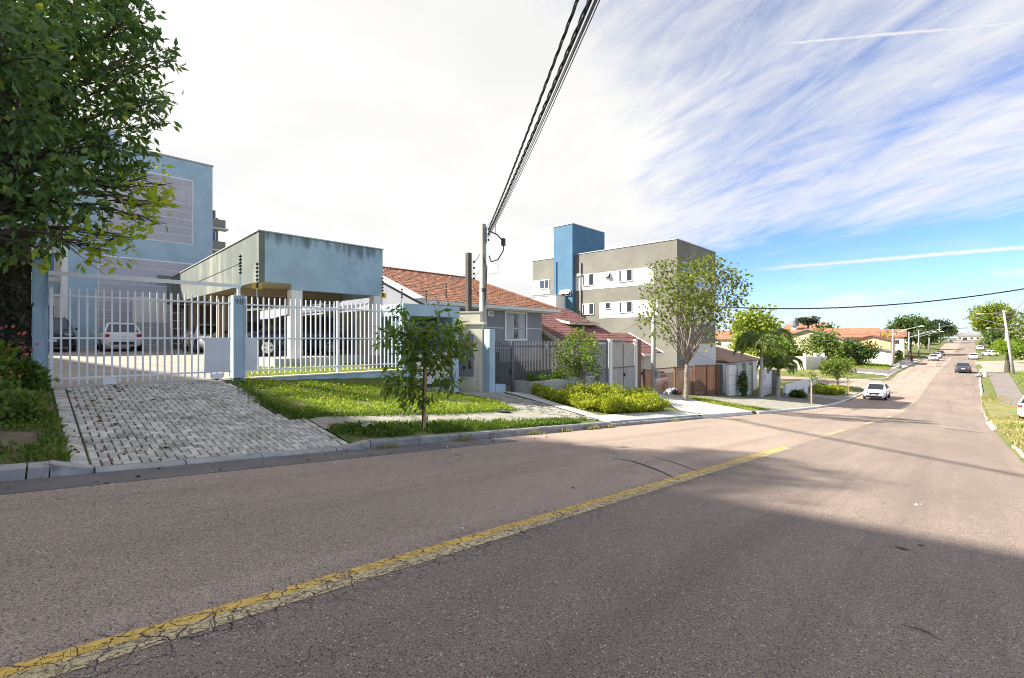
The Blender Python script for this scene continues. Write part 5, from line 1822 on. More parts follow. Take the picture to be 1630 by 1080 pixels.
hedge('hedge', 'golden-green clipped hedge along the grey walkway, long front row', [(-13.0, 14.95), (-11.3, 14.5), (-9.6, 14.1)], .40, .42, 210, 'leaf_hedge', seed=1)
hedge('hedge', 'golden-green hedge clump at the street corner of the bed', [(-9.2, 14.3), (-9.0, 16.2), (-9.2, 18.4)], .46, .50, 260, 'leaf_hedge', seed=2)
hedge('hedge', 'golden-green hedge row at the back of the bed by the steel fence', [(-12.4, 17.0), (-11.4, 18.6), (-10.4, 20.3)], .46, .52, 230, 'leaf_hedge', seed=3)
hedge('shrub', 'rusty yellow low shrub in the gap of the hedge', [(-10.3, 14.5), (-9.8, 15.2)], .34, .36, 200, 'leaf_hedge_dry', seed=4, cat='shrub')
hedge('hedge', 'flat-topped golden hedge beside the far round tree', [(-10.2, 54.5), (-9.2, 55.2), (-8.9, 57.6)], .6, .7, 200, 'leaf_hedge', (.08, .16), seed=5)
hedge('shrub', 'round green shrub behind the flat-topped hedge', [(-10.4, 57.5), (-10.3, 58.0)], .7, 1.2, 300, 'leaf_mid', (.1, .18), seed=6, cat='shrub')
hedge('shrub', 'pale lime bush on the far left verge', [(-9.9, 133), (-9.9, 133.6)], .95, 1.8, 300, 'leaf_lime', (.16, .3), seed=7, cat='shrub')
hedge('hedge', 'tall yellow hedge beside the blue wall on the right', [(8.2, 100), (8.4, 104)], .9, 3.4, 500, 'leaf_hedge', (.15, .28), seed=8)
hedge('shrub', 'dark spiky shrub at the foot of the stone wall', [(-10.6, 47.6), (-10.5, 48.2)], .5, .7, 200, 'leaf_deep', (.2, .35), seed=9, cat='shrub')
hedge('shrub', 'climbing shrub on the white wall left of the palms', [(-12.9, 40.6), (-12.9, 40.9)], .38, 1.5, 260, 'leaf_deep', (.12, .2), seed=10, cat='shrub')
hedge('shrub', 'trailing plants filling the grey planter', [(-13.6, 15.2), (-13.6, 17.0), (-13.6, 19.0)], .26, .62, 110, 'leaf_mid', (.07, .13), seed=11, cat='shrub')
hedge('shrub', 'dark leafy bush at the foot of the tall blue post', [(-13.6, -.05), (-13.45, .25)], .30, .75, 260, 'leaf_mid', (.09, .17), seed=12, cat='shrub')
sh = hedge('shrub', 'flowering shrub with pink blossom at the left edge', [(-12.7, -.75), (-12.5, -.35)], .46, 1.35, 420, 'leaf_fresh', (.08, .16), seed=13, cat='shrub')
P, d = blob((-12.5, -.45, gnd(-12.5, -.45) + .75), .55, 60, .8)
P[:, 2] += .1
put('blossom', leaf_mesh('blossom', P - np.array(OFF[sh.name]), d, np.full(60, .08), np.full(60, .03)), 'petal_pink', sh)
hedge('shrub', 'low weedy shrub on the soil left of the driveway', [(-11.8, -.4), (-10.6, -.2), (-10.2, .05)], .24, .34, 150, 'leaf_mid', (.06, .12), seed=14, cat='shrub')
hedge('shrub', 'yellow-green weeds on the vacant plot across the side street', [(-13.5, 84.5), (-14.5, 85.5)], .8, .9, 160, 'leaf_hedge', (.2, .35), seed=15, cat='shrub')

# dark ivy-grown wall behind the flowering shrub
t = thing('ivy_wall', 'dark boundary wall overgrown with dead ivy under the big tree', 'wall', (-14.4, -1.7, .6))
obj('wall', MB().box(-14.6, -14.2, -4.5, .03, .2, 3.7), 'bark', t)
n = 6500
P = np.stack([rng.uniform(-14.18, -13.9, n), rng.uniform(-4.4, .0, n), rng.uniform(.6, 4.2, n)], 1)
D = rng.normal(size=(n, 3)) * .6 + np.array((.5, 0, -.6))
put('ivy', leaf_mesh('ivy', P - np.array(OFF[t.name]), D, rng.uniform(.08, .16, n), rng.uniform(.025, .05, n)), 'ivy_leaf', t)


# grass
def grass(name, label, sampler, n, h, w, matname, lean=.5, cat='grass', patchy=.0, weeds=0):
    P = []
    while len(P) < n:
        p = sampler()
        if p and patchy and noise.fractal(Vector((p[0] * 1.1, p[1] * 1.1, 0)), 1.0, 2.0, 3) < -.22 + patchy * rnd.uniform(-.35, .35):
            continue
        if p:
            P.append((p[0], p[1], gnd(*p) - .01))
    P = np.array(P)
    D = rng.normal(size=(n, 3)) * lean
    D[:, 2] = np.abs(D[:, 2]) + .8
    L = rng.uniform(h[0], h[1], n)
    W = np.full(n, w)
    if weeds:
        k = rng.random(n) < weeds
        D[k, 2] = rng.uniform(.1, .5, k.sum())
        L[k] = rng.uniform(.035, .075, k.sum())
        W[k] = L[k] * .36
        P[k, 2] += rng.uniform(.0, h[1] * .55, k.sum())
    o = put(name, leaf_mesh(name, P, D, L, W), matname)
    tag(o, label, cat)
    o['kind'] = 'stuff'
    return o


def inpoly(poly):
    xs, ys = [p[0] for p in poly], [p[1] for p in poly]
    def f():
        x, y = rnd.uniform(min(xs), max(xs)), rnd.uniform(min(ys), max(ys))
        c = False
        j = len(poly) - 1
        for i in range(len(poly)):
            (xi, yi), (xj, yj) = poly[i], poly[j]
            if (yi > y) != (yj > y) and x < (xj - xi) * (y - yi) / (yj - yi) + xi:
                c = not c
            j = i
        return (x, y) if c else None
    return f


LAWN = [(-14.0, 3.98), (-11.3, 3.72), (-9.75, 3.98), (-9.62, 5.7), (-9.62, 8.0), (-9.95, 10.5), (-11.6, 11.3), (-13.0, 10.9), (-13.85, 9.0)]
STRIP = [(-8.75, 3.98), (-7.86, 3.95), (-7.84, 8), (-7.84, 11.6), (-8.3, 11.7), (-8.62, 7.4)]
VERGE = [(-14.0, -4.0), (-7.86, -4.0), (-7.86, .36), (-10, .33), (-14.0, .30)]


def turf_patch(poly, mat, name='lawn', lift=.002):
    cx = sum(p[0] for p in poly) / len(poly)
    cy = sum(p[1] for p in poly) / len(poly)
    m = MB()
    k = 5
    n = len(poly)
    vs = []
    for r in range(k + 1):
        f = r / k
        for p in poly:
            x, y = cx + (p[0] - cx) * f, cy + (p[1] - cy) * f
            vs.append((x, y, gnd(x, y) + lift))
    fs = []
    for r in range(k):
        for i in range(n):
            fs.append((r * n + i, r * n + (i + 1) % n, (r + 1) * n + (i + 1) % n, (r + 1) * n + i))
    o = obj(name, m.add(vs, fs), mat)
    if sum(p.normal.z for p in o.data.polygons) < 0:
        o.data.flip_normals()
    return structure(o)


turf_patch(LAWN, 'turf_lush')
turf_patch(STRIP, 'turf_lush')
turf_patch(VERGE, 'soil', 'soil_bed')
turf_patch([(-17.3, 4.6), (-14.3, 4.25), (-14.3, 9.2), (-17.3, 10.2)], 'turf_lush', 'lawn', .03)
grass('lawn_grass', 'short bright lawn in front of the white fence', inpoly(LAWN), 20000, (.04, .12), .008, 'blade_green', patchy=1.0, weeds=.5)
grass('strip_grass', 'rough grass strip along the kerb under the young tree', inpoly(STRIP), 9500, (.05, .17), .009, 'blade_dark', patchy=1.0, weeds=.45)
grass('verge_weeds', 'leafy weeds and grass left of the driveway', lambda: (lambda p: p if p and not (-9.6 < p[0] < -8.7 and p[1] < .1) and rnd.random() < (1.0 if p[1] > -1.5 else .3) else None)(inpoly(VERGE)()), 8000, (.06, .18), .012, 'blade_dark', patchy=1.0, weeds=.5)
grass('garden_grass', 'bright grass between the fence and the carport', inpoly([(-17.3, 4.6), (-14.35, 4.2), (-14.35, 9.2), (-17.3, 10.2)]), 5000, (.05, .14), .012, 'blade_green')
edge = []
def along(pts, w):
    def f():
        i = rnd.randrange(len(pts) - 1)
        t = rnd.random()
        return (pts[i][0] + (pts[i + 1][0] - pts[i][0]) * t + rnd.gauss(0, w), pts[i][1] + (pts[i + 1][1] - pts[i][1]) * t + rnd.gauss(0, w))
    return f


grass('edge_grass', 'ragged tufts creeping over the paving edges', along([(-14.0, 3.85), (-11.3, 3.66), (-9.75, 3.9), (-9.6, 5.7), (-9.6, 8.0), (-9.95, 10.6)], .10), 2600, (.05, .14), .010, 'blade_dark')
grass('joint_grass', 'sparse tufts growing between the driveway pavers', lambda: (lambda p: p if p and math.sin(p[0] * 2.3) * math.cos(p[1] * 3.1) > .25 else None)((rnd.uniform(-12, -7.9), rnd.uniform(.7, 3.4))), 1000, (.015, .045), .006, 'blade_dark')
def gutter_weed():
    y = rnd.choice((8.7, 9.9, 11.1, 11.3, 12.0, 4.6, 6.4, 16.5)) + rnd.gauss(0, .14)
    return (-7.60 + abs(rnd.gauss(0, .04)), y)


grass('gutter_weeds', 'dry weeds sprouting at the foot of the kerb', gutter_weed, 500, (.05, .16), .008, 'blade_dry')
turf_patch([(-10.7, 26.7), (-8.0, 26.3), (-7.84, 29.5), (-9.2, 29.0), (-12.6, 30.2), (-12.6, 28.9)], 'turf_dry')
grass('verge_grass', 'thin grass strip beside the concrete apron', inpoly([(-10.7, 26.7), (-8.0, 26.3), (-7.9, 29.5), (-9.2, 29.0), (-12.6, 30.2), (-12.6, 28.9)]), 2600, (.06, .16), .016, 'blade_green')
turf_patch([(1.33, 10), (9, 10), (9, 29.3), (1.33, 29.3)], 'turf_dry', 'verge')
turf_patch([(1.33, 33.4), (9, 33.4), (9, 37.0), (1.33, 37.0)], 'turf_lush', 'verge')
turf_patch([(1.33, 41.4), (9, 41.4), (9, 62), (1.33, 62)], 'turf_dry', 'verge')
turf_patch([(4.3, 62), (12, 62), (12, 95.5), (4.6, 95.5)], 'turf_lush', 'verge')
grass('right_verge_grass', 'dry yellow grass along the right-hand kerb', lambda: (1.2 + abs(rnd.gauss(0, 1.0)), rnd.uniform(14, 66)), 7000, (.06, .2), .022, 'blade_dry')
grass('right_green_grass', 'green grass on the right verge further on', lambda: (rnd.uniform(1.5, 7), rnd.uniform(33.5, 37)) if rnd.random() < .3 else (rnd.uniform(4.6, 10), rnd.uniform(64, 95)), 4000, (.08, .22), .035, 'blade_green')
turf_patch([(-16, 86), (-8.2, 92), (-8.5, 104), (-9.6, 128), (-16, 120)], 'turf_lush', 'lawn', .035)
grass('corner_grass', 'green lawn on the far corner of the side street', inpoly([(-16, 86), (-8.6, 93), (-9, 104), (-9.8, 128), (-16, 120)]), 4000, (.1, .28), .05, 'blade_green')
turf_patch([(-30, 79), (-12.2, 79.5), (-13, 84), (-18, 82)], 'turf_dry', 'lawn', .03)

# fallen leaves on the driveway
P = np.array([(x, y, gnd(x, y) + .012) for x, y in [(rnd.uniform(-13.9, -7.9), abs(rnd.gauss(0, 1.3)) + .4) for _ in range(70)] + [(rnd.uniform(-7.6, -7.0), rnd.uniform(-1, 9)) for _ in range(26)]])
D = rng.normal(size=(len(P), 3)) * np.array((1, 1, .12))
o = tag(put('fallen_leaves', leaf_mesh('fallen_leaves', P, D, rng.uniform(.05, .11, len(P)), rng.uniform(.018, .035, len(P))), 'dead_leaf'), 'brown fallen leaves scattered over the driveway and gutter', 'leaves')
o['kind'] = 'stuff'


# scraps of paper and grit along the gutter
P = np.array([(-7.0 + rnd.gauss(0, .25), rnd.uniform(-.5, 8), 0) for _ in range(26)] + [(rnd.uniform(-6.5, .5), rnd.uniform(2, 12), 0) for _ in range(16)])
P[:, 2] = [gnd(x, y) + .012 for x, y, _ in P]
D = rng.normal(size=(len(P), 3)) * np.array((1, 1, .1))
o = tag(put('gutter_litter', leaf_mesh('gutter_litter', P, D, rng.uniform(.015, .05, len(P)), rng.uniform(.006, .016, len(P))), 'plastic_bag'), 'pale scraps of paper and grit lying on the road', 'litter')
o['kind'] = 'stuff'


# thin staked saplings
def sapling(x, y, h, label, leafm):
    z = gnd(x, y)
    lob = [(x + rnd.gauss(0, .25), y + rnd.gauss(0, .25), z + h * rnd.uniform(.72, 1.0), .28) for _ in range(6)]
    s = lobed_tree('sapling', label, (x, y, z), (x, y, z + h * .85), lob, .03, leafm, 170, (.12, .2), .3, 'bark_pale', spread=.12, twigs=2)
    obj('stake', MB().tube([(x + .09, y, z - .1), (x + .07, y, z + h * .8)], .035, 6), 'stake_wood', s)


sapling(-8.2, 40.8, 2.3, 'thin staked sapling beside the low hedge', 'leaf_olive')
sapling(-8.25, 56.8, 2.4, 'yellowish sapling near the oncoming white car', 'leaf_yellowgreen')

# ------------------------------------------------------------------ vehicles
CARS = {
    #        L     W     H    belt: (fraction of length from the nose, height)                                         cabin: base front, roof front, roof rear, base rear
    'sedan': (4.45, 1.76, 1.49, [(0, .58), (.015, .70), (.06, .78), (.16, .88), (.27, .95), (.5, .97), (.78, 1.02), (.93, 1.02), (.985, .92), (1, .62)], (.25, .42, .70, .86)),
    'hatch': (3.85, 1.68, 1.46, [(0, .55), (.015, .68), (.07, .78), (.16, .87), (.25, .93), (.5, .95), (.85, .98), (.95, .97), (.99, .90), (1, .60)], (.22, .40, .84, .97)),
    'suv': (4.35, 1.82, 1.68, [(0, .62), (.015, .82), (.06, .93), (.16, 1.02), (.25, 1.07), (.5, 1.09), (.85, 1.11), (.95, 1.10), (.99, 1.0), (1, .66)], (.23, .38, .86, .97)),
}


def car(name, label, x, y, rz, kind, paint, group=None, detail=True, z=None, pitch=0.0, cat='car'):
    L, W, H, belt, (c0, c1, c2, c3) = CARS[kind]
    zz = gnd(x, y) if z is None else z
    t = thing(name, label, cat, (x, y, zz), group, local=True)
    t.rotation_euler = (pitch, 0, rz)
    w0 = W / 2
    def wid(s):
        return w0 * (1 - .20 * max(0, 1 - s / .12) ** 2 - .14 * max(0, (s - .88) / .12) ** 2)
    ks = [0, .012, .03, .06, .11, .16, .21, .27, .36, .5, .64, .78, .86, .92, .96, .985, 1]
    def top(s):
        for (a, za), (b, zb_) in zip(belt, belt[1:]):
            if a <= s <= b:
                return za + (zb_ - za) * (s - a) / (b - a)
        return belt[-1][1]
    zb = .22
    rings = []
    for s in ks:
        w, zt = wid(s), top(s)
        yy = L / 2 - s * L
        h = zt - zb
        lo = .10 if s in (0, 1) else 0
        half = [(.0, zb + lo), (.80 * w, zb + lo), (.95 * w, zb + .10 + lo * .5), (w, zb + .40 * h), (.985 * w, zb + .74 * h), (.93 * w, zt - .03), (.70 * w, zt), (0, zt + .012)]
        rings.append([(a, yy, b) for a, b in half] + [(-a, yy, b) for a, b in half[-2:0:-1]])
    m = MB()
    n = len(rings[0])
    for r in rings:
        m.v += r
    for i in range(len(rings) - 1):
        for k in range(n):
            m.f.append((i * n + k, i * n + (k + 1) % n, (i + 1) * n + (k + 1) % n, (i + 1) * n + k))
    m.f.append(tuple(range(n))[::-1])
    m.f.append(tuple(range((len(rings) - 1) * n, len(rings) * n)))
    me = m.mesh('body')
    body = put('body', me, paint, t, smooth=True)
    # cabin: pillars and roof in body colour, panes set on it
    wb, wt = w0 * .93, w0 * .70
    yb0, yb1, yt0, yt1 = L / 2 - c0 * L, L / 2 - c3 * L, L / 2 - c1 * L, L / 2 - c2 * L
    zb0, zb1, zt = top(c0) - .02, top(c3) - .02, H
    wbk = wb * .97
    cab = MB()
    zr = zt - .06
    cab.add([(wb, yb0 - .25, zb0), (-wb, yb0 - .25, zb0), (-wbk, yb1, zb1), (wbk, yb1, zb1),
             (wt, yt0, zr), (-wt, yt0, zr), (-wt, yt1, zr), (wt, yt1, zr),
             (wt * .8, yt0 - .12, zt), (-wt * .8, yt0 - .12, zt), (-wt * .8, yt1 + .1, zt), (wt * .8, yt1 + .1, zt),
             (wb * .8, yb0, zb0), (-wb * .8, yb0, zb0)],
            [(12, 4, 5, 13), (12, 0, 4), (13, 5, 1), (1, 5, 6, 2), (2, 6, 7, 3), (3, 7, 4, 0), (4, 8, 9, 5), (5, 9, 10, 6), (6, 10, 11, 7), (7, 11, 8, 4), (8, 11, 10, 9)])
    put('cabin', cab.mesh('cabin'), paint, t)
    def pane(nm, q, inset=.10, lift=.012, low=.0):
        q = [Vector(p) for p in q]
        c = sum(q, Vector()) / 4
        nn = (q[1] - q[0]).cross(q[3] - q[0]).normalized()
        if nn.dot(c - Vector((0, (yb0 + yb1) / 2, (zb0 + zt) / 2))) < 0:
            nn = -nn
        q = [p + (c - p) * inset + nn * lift for p in q]
        put(nm, MB().add(q, [(0, 1, 2, 3)]).mesh(nm), 'glass_car', t)
    pane('windscreen', [(wb * .80, yb0, zb0), (-wb * .80, yb0, zb0), (-wt, yt0, zr), (wt, yt0, zr)], .07)
    pane('rear_window', [(wbk, yb1, zb1), (-wbk, yb1, zb1), (-wt, yt1, zr), (wt, yt1, zr)], .13)
    for sg in (1, -1):
        ym = (yt0 + yt1) / 2
        A, B = Vector((sg * wb, yb0 - .25, zb0 + .04)), Vector((sg * wbk, yb1 + .12, zb1 + .04))
        C1, D1 = Vector((sg * wt, yt0, zr)), Vector((sg * wt, yt1, zr))
        mb_, mt_ = A.lerp(B, .48), C1.lerp(D1, .48)
        pane('side_window', [A, mb_, mt_, C1], .12)
        pane('side_window', [mb_, B, D1, mt_], .12)
    # wheels
    r = .31 if kind != 'suv' else .35
    for sy in (L * .31, -L * .285):
        for sg in (1, -1):
            cx = sg * (w0 - .07)
            arch = MB().tube([(sg * (w0 - .12), sy, r + .03), (sg * (w0 + .003), sy, r + .03)], r + .065, 18)
            put('wheel_arch', arch.mesh('wheel_arch'), 'black_plastic', t)
            wh = put('wheel', MB().tube([(cx - .09 * sg, sy, r), (cx + .06 * sg, sy, r), (cx + .085 * sg, sy, r)], [r, r, r * .93], 20).mesh('tyre'), 'rubber', t)
            if detail:
                rim = MB().tube([(cx + .086 * sg, sy, r), (cx + .094 * sg, sy, r)], r * .66, 18)
                ro = put('rim', rim.mesh('rim'), 'alloy', wh)
                for k in range(5):
                    a = 2 * math.pi * (k + .5) / 5
                    hp = (cx + .0955 * sg, sy + r * .42 * math.cos(a), r + r * .42 * math.sin(a))
                    rim2 = MB().tube([(hp[0] - .001 * sg, hp[1], hp[2]), (hp[0] + .0015 * sg, hp[1], hp[2])], r * .15, 6)
                    put('rim_gap', rim2.mesh('rim_gap'), 'black_plastic', wh)
    # lamps, grille, bumper, plates, mirrors
    yf, yr = L / 2, -L / 2
    hz = top(.02)
    for sg in (1, -1):
        put('headlight', MB().ball((sg * w0 * .66, yf - .13, hz - .04), .16, 10, 6, (1.25, .75, .48)).mesh('headlight'), 'lamp_clear', t, smooth=True)
        put('tail_light', MB().ball((sg * w0 * .74, yr + .09, top(.97) - .16), .15, 10, 6, (.95, .65, .75)).mesh('tail_light'), 'lamp_red', t, smooth=True)
        put('mirror', MB().ball((sg * (w0 + .08), yb0 - .42, zb0 + .08), .10, 8, 5, (.95, .55, .65)).mesh('mirror'), paint, t, smooth=True)
    put('grille', MB().prism([(-.46, yf + .012, hz - .0), (.46, yf + .012, hz - .0), (.26, yf + .014, hz - .22), (-.26, yf + .014, hz - .22)], (0, -.08, 0)).mesh('grille'), 'black_plastic', t)
    put('air_intake', MB().box(-.6, .6, yf - .05, yf + .01, .28, .42).mesh('air_intake'), 'black_plastic', t)
    put('rear_bumper_insert', MB().box(-.5, .5, yr - .012, yr + .05, .32, .46).mesh('rear_bumper_insert'), 'black_plastic', t)
    put('number_plate', MB().box(-.2, .2, yf + .013, yf + .02, .46, .57).mesh('number_plate'), 'plate_white', t)
    put('number_plate', MB().box(-.2, .2, yr - .02, yr - .013, .62, .74).mesh('number_plate'), 'plate_white', t)
    if kind == 'suv':
        for sg in (1, -1):
            put('roof_rail', MB().tube([(sg * wt * .9, yt0 - .2, zt + .01), (sg * wt * .9, yt0 - .35, zt + .05), (sg * wt * .9, yt1 + .3, zt + .05), (sg * wt * .9, yt1 + .15, zt + .01)], .018, 6).mesh('roof_rail'), 'alloy', t)
    return t


PI = math.pi
def sl(y, rz=0.0):
    s = math.atan2(prof(y + 1) - prof(y - 1), 2)
    return s if rz == 0 else -s


car('parked_suv', 'charcoal SUV parked side-on under the carport', -21.0, 8.0, 0 + PI, 'suv', 'car_navy', z=.905)
car('parked_car', 'black car with bright headlights nosing out of the carport shade', -24.3, 7.0, R(-90), 'sedan', 'car_black', z=.905)
car('parked_car', 'white car deep under the carport behind the gate bars', -29.6, 6.8, R(-90), 'sedan', 'car_white', z=.905)
car('parked_hatchback', 'white hatchback seen from behind at the blue rear wall', -32.9, 3.35, R(90), 'hatch', 'car_white')
car('parked_suv', 'black SUV facing out at the left of the courtyard', -33.6, .72, R(-90), 'suv', 'car_black')
car('parked_car', 'silver car parked behind the brown perforated fence', -16.0, 30.3, PI, 'hatch', 'car_silver')
car('sedan', 'white sedan driving towards the viewer in the dip', -6.0, 57.6, PI, 'sedan', 'car_white', pitch=0)
car('sedan', 'dark grey sedan driving away uphill', .1, 97.0, 0, 'sedan', 'car_charcoal', pitch=sl(97))
car('parked_car', 'white car parked first in the far left row', -4.6, 141.0, PI, 'hatch', 'car_white', 'cars parked along the far left kerb')
car('parked_car', 'white sedan parked second in the far left row', -4.5, 155.0, PI, 'sedan', 'car_white', 'cars parked along the far left kerb')
car('parked_car', 'dark car parked last in the far left row', -4.1, 166.0, PI, 'hatch', 'car_charcoal', 'cars parked along the far left kerb')
car('parked_car', 'white hatchback parked nearest on the far right kerb', 1.9, 153.0, 0, 'hatch', 'car_white', 'cars parked on the far right')
car('parked_car', 'white car standing on the pale forecourt beyond the fig', 5.0, 166.0, R(30), 'hatch', 'car_white', 'cars parked on the far right')
car('parked_car', 'white sedan parked further up the right kerb', 4.0, 204.0, 0, 'sedan', 'car_white', 'cars parked on the far right')
car('parked_car', 'dark car behind the white ones on the right kerb', 4.5, 222.0, 0, 'sedan', 'car_charcoal', 'cars parked on the far right')
car('distant_car', 'tiny pale car near the crest of the far street', -3.6, 272.0, PI, 'hatch', 'car_white', detail=False)
car('distant_car', 'tiny dark car at the very end of the street', 1.0, 318.0, PI, 'hatch', 'car_charcoal', detail=False)
car('parked_suv', 'white crossover with dark cladding cut off by the right edge', 4.0, 45.2, R(-20), 'suv', 'car_white')


# ------------------------------------------------------------------ poles and wires
def hang(a, b, sag, n=24):
    a, b = Vector(a), Vector(b)
    return [a.lerp(b, i / n) - Vector((0, 0, sag * 4 * (i / n) * (1 - i / n))) for i in range(n + 1)]


def wire(label, a, b, sag, r, mat='cable', twist=0.0, group='overhead cables', name='overhead_cable'):
    m = MB()
    pts = hang(a, b, sag, 40)
    if twist:
        for ph in (0, 2.1, 4.2):
            ln = (Vector(b) - Vector(a)).length
            n = int(ln / .12)
            q = hang(a, b, sag, n)
            out = []
            for i, p in enumerate(q):
                an = i * .62 + ph
                out.append(p + Vector((math.cos(an) * .7, math.cos(an) * .7, math.sin(an))) * twist)
            m.tube(out, r, 5)
    else:
        m.tube(pts, r, 6)
    return tag(obj(name, m, mat, smooth=True), label, 'cable', group)


def utility_pole():
    t = thing('utility_pole', 'square concrete service pole rising behind the blue pillar', 'utility pole', (-14.45, 13.2, -.6))
    m = MB()
    m.add([(-14.58, 13.06, -1), (-14.32, 13.06, -1), (-14.32, 13.36, -1), (-14.58, 13.36, -1), (-14.53, 13.12, 6.42), (-14.37, 13.12, 6.42), (-14.37, 13.32, 6.42), (-14.53, 13.32, 6.42)],
          [(3, 2, 1, 0), (4, 5, 6, 7), (0, 1, 5, 4), (1, 2, 6, 5), (2, 3, 7, 6), (3, 0, 4, 7)])
    obj('shaft', m, 'concrete_pole', t, bevel=.012)
    obj('meter_clip', MB().box(-14.31, -14.2, 13.0, 13.18, 3.55, 3.7), 'dark_metal', t)
    obj('rack', MB().tube([(-14.33, 13.3, 5.6), (-14.33, 13.3, 6.3)], .02, 6), 'steel', t)
    for z in (6.2, 6.0, 5.75):
        obj('insulator', MB().ball((-14.27, 13.36, z), .05, 8, 5), 'black_plastic', t)
    obj('drop_loop', MB().tube([(-14.3, 13.4, 6.15), (-14.1, 13.7, 6.0), (-13.95, 13.95, 5.7), (-13.98, 13.95, 5.35), (-14.1, 13.75, 4.95), (-14.25, 13.5, 4.85), (-14.3, 13.42, 5.1)], .028, 7), 'cable', t)
    obj('splice_box', MB().box(-14.02, -13.9, 13.85, 14.0, 5.55, 5.85), 'dark_metal', t)
    obj('loop', MB().tube([(-14.3, 13.3, 6.3), (-14.2, 13.45, 6.55), (-14.1, 13.6, 6.4), (-14.15, 13.65, 6.05)], .012, 6), 'cable_grey', t)
    obj('riser', MB().tube([(-14.32, 13.1, 5.0), (-14.3, 13.3, 4.6), (-14.31, 13.28, 4.0), (-14.32, 13.2, 3.0)], .018, 6), 'cable', t)
    obj('thin_loop', MB().tube([(-14.3, 13.4, 4.9), (-14.0, 13.7, 4.7), (-14.05, 13.7, 4.4), (-14.3, 13.4, 4.3)], .006, 5), 'cable_grey', t)
    w = thing('wooden_pole', 'dark weathered timber pole left of the concrete one', 'utility pole', (-15.05, 12.9, -.5))
    obj('shaft', MB().box(-15.15, -14.96, 12.84, 13.04, -.8, 5.25), 'wood_pole', w, bevel=.01)
    obj('rack', MB().tube([(-14.93, 13.08, 4.1), (-14.93, 13.08, 4.95)], .015, 6), 'steel', w)
    for z in (4.75, 4.5, 4.25, 4.05):
        obj('insulator', MB().ball((-14.90, 13.12, z + .12), .045, 8, 5), 'black_plastic', w)
    obj('hook', MB().tube([(-14.93, 13.1, 3.8), (-14.83, 13.25, 3.6), (-14.85, 13.3, 3.4)], .015, 6), 'dark_metal', w)


utility_pole()
A = (-14.28, 13.36, 6.15)
B = (2.6, .75, 7.05)
wire('twisted supply cable overhead, left-hand of the bundle', (-14.28, 13.36, 6.2), (2.45, .68, 7.3), .25, .013, twist=.018)
wire('thick twisted cable in the overhead bundle', (-14.28, 13.36, 6.05), B, .25, .016, twist=.024)
for i, (dz, dx) in enumerate(((-.03, .02), (-.06, .04), (-.09, .05), (.03, .05), (.0, .08))):
    wire(['thin black wire just below the twisted overhead cable', 'second thin wire of the overhead bundle', 'lowest slack wire of the overhead bundle', 'upper thin wire of the overhead bundle', 'outermost thin wire of the overhead bundle'][i],
         (-14.28, 13.36, 6.02 - .05 * i), (B[0] + dx, B[1] + dx, B[2] + dz), .26 + .02 * i, .009)
wire('black cable from the concrete pole to the timber pole', (-14.3, 13.34, 5.95), (-14.90, 13.12, 4.85), .15, .013)
wire('thin grey wire between the two poles', (-14.3, 13.2, 4.9), (-14.90, 13.12, 4.2), .06, .008, 'cable_grey')
wire('sagging service wire from the timber pole to the house eave', (-14.95, 12.9, 4.4), (-17.4, 11.9, 3.6), .12, .007, 'cable_grey')

# pole behind the viewer carrying the bundle
t = thing('utility_pole', 'round concrete street pole beside the viewer on the right kerb', 'utility pole', (2.7, .6, 0))
obj('shaft', MB().tube([(2.7, .6, -.4), (2.7, .6, 9)], [.16, .11], 12), 'concrete_pole', t)
obj('arm', MB().box(2.6, 2.8, -.1, 1.3, 8.0, 8.12), 'wood_pole', t)

# pole by the airy tree
t = thing('utility_pole', 'slim concrete pole behind the airy tree', 'utility pole', (-12.8, 25.0, -1.6))
obj('shaft', MB().tube([(-12.8, 25.0, -1.9), (-12.8, 25.0, 3.9)], [.15, .10], 10), 'concrete_pole', t, smooth=True)
obj('meter_box', MB().box(-12.68, -12.5, 24.9, 25.15, -.6, -.2), 'grey_steel', t)
obj('rack', MB().tube([(-12.66, 25.0, 3.2), (-12.66, 25.0, 3.8)], .015, 6), 'steel', t)
wire('twisted black cable crossing the street at mid height', (-12.7, 25.0, 3.75), (3.1, 36.0, 4.35), .75, .016, twist=.022)
t = thing('utility_pole', 'concrete street pole just beyond the right edge', 'utility pole', (3.2, 36.0, -3))
obj('shaft', MB().tube([(3.2, 36, -3.4), (3.2, 36, 5.6)], [.17, .11], 10), 'concrete_pole', t)
wire('service wire from the slim pole towards the grey building', (-12.75, 25.0, 3.6), (-16.0, 35.0, 3.0), .3, .008)
wire('thin wire from the slim pole to the tile-roofed house', (-12.75, 25.0, 3.2), (-17.4, 27.0, 1.7), .2, .007)
wire('service wire along the brown fence to the pillar', (-12.75, 25.0, 3.0), (-13.9, 38.4, -.3), .5, .007)


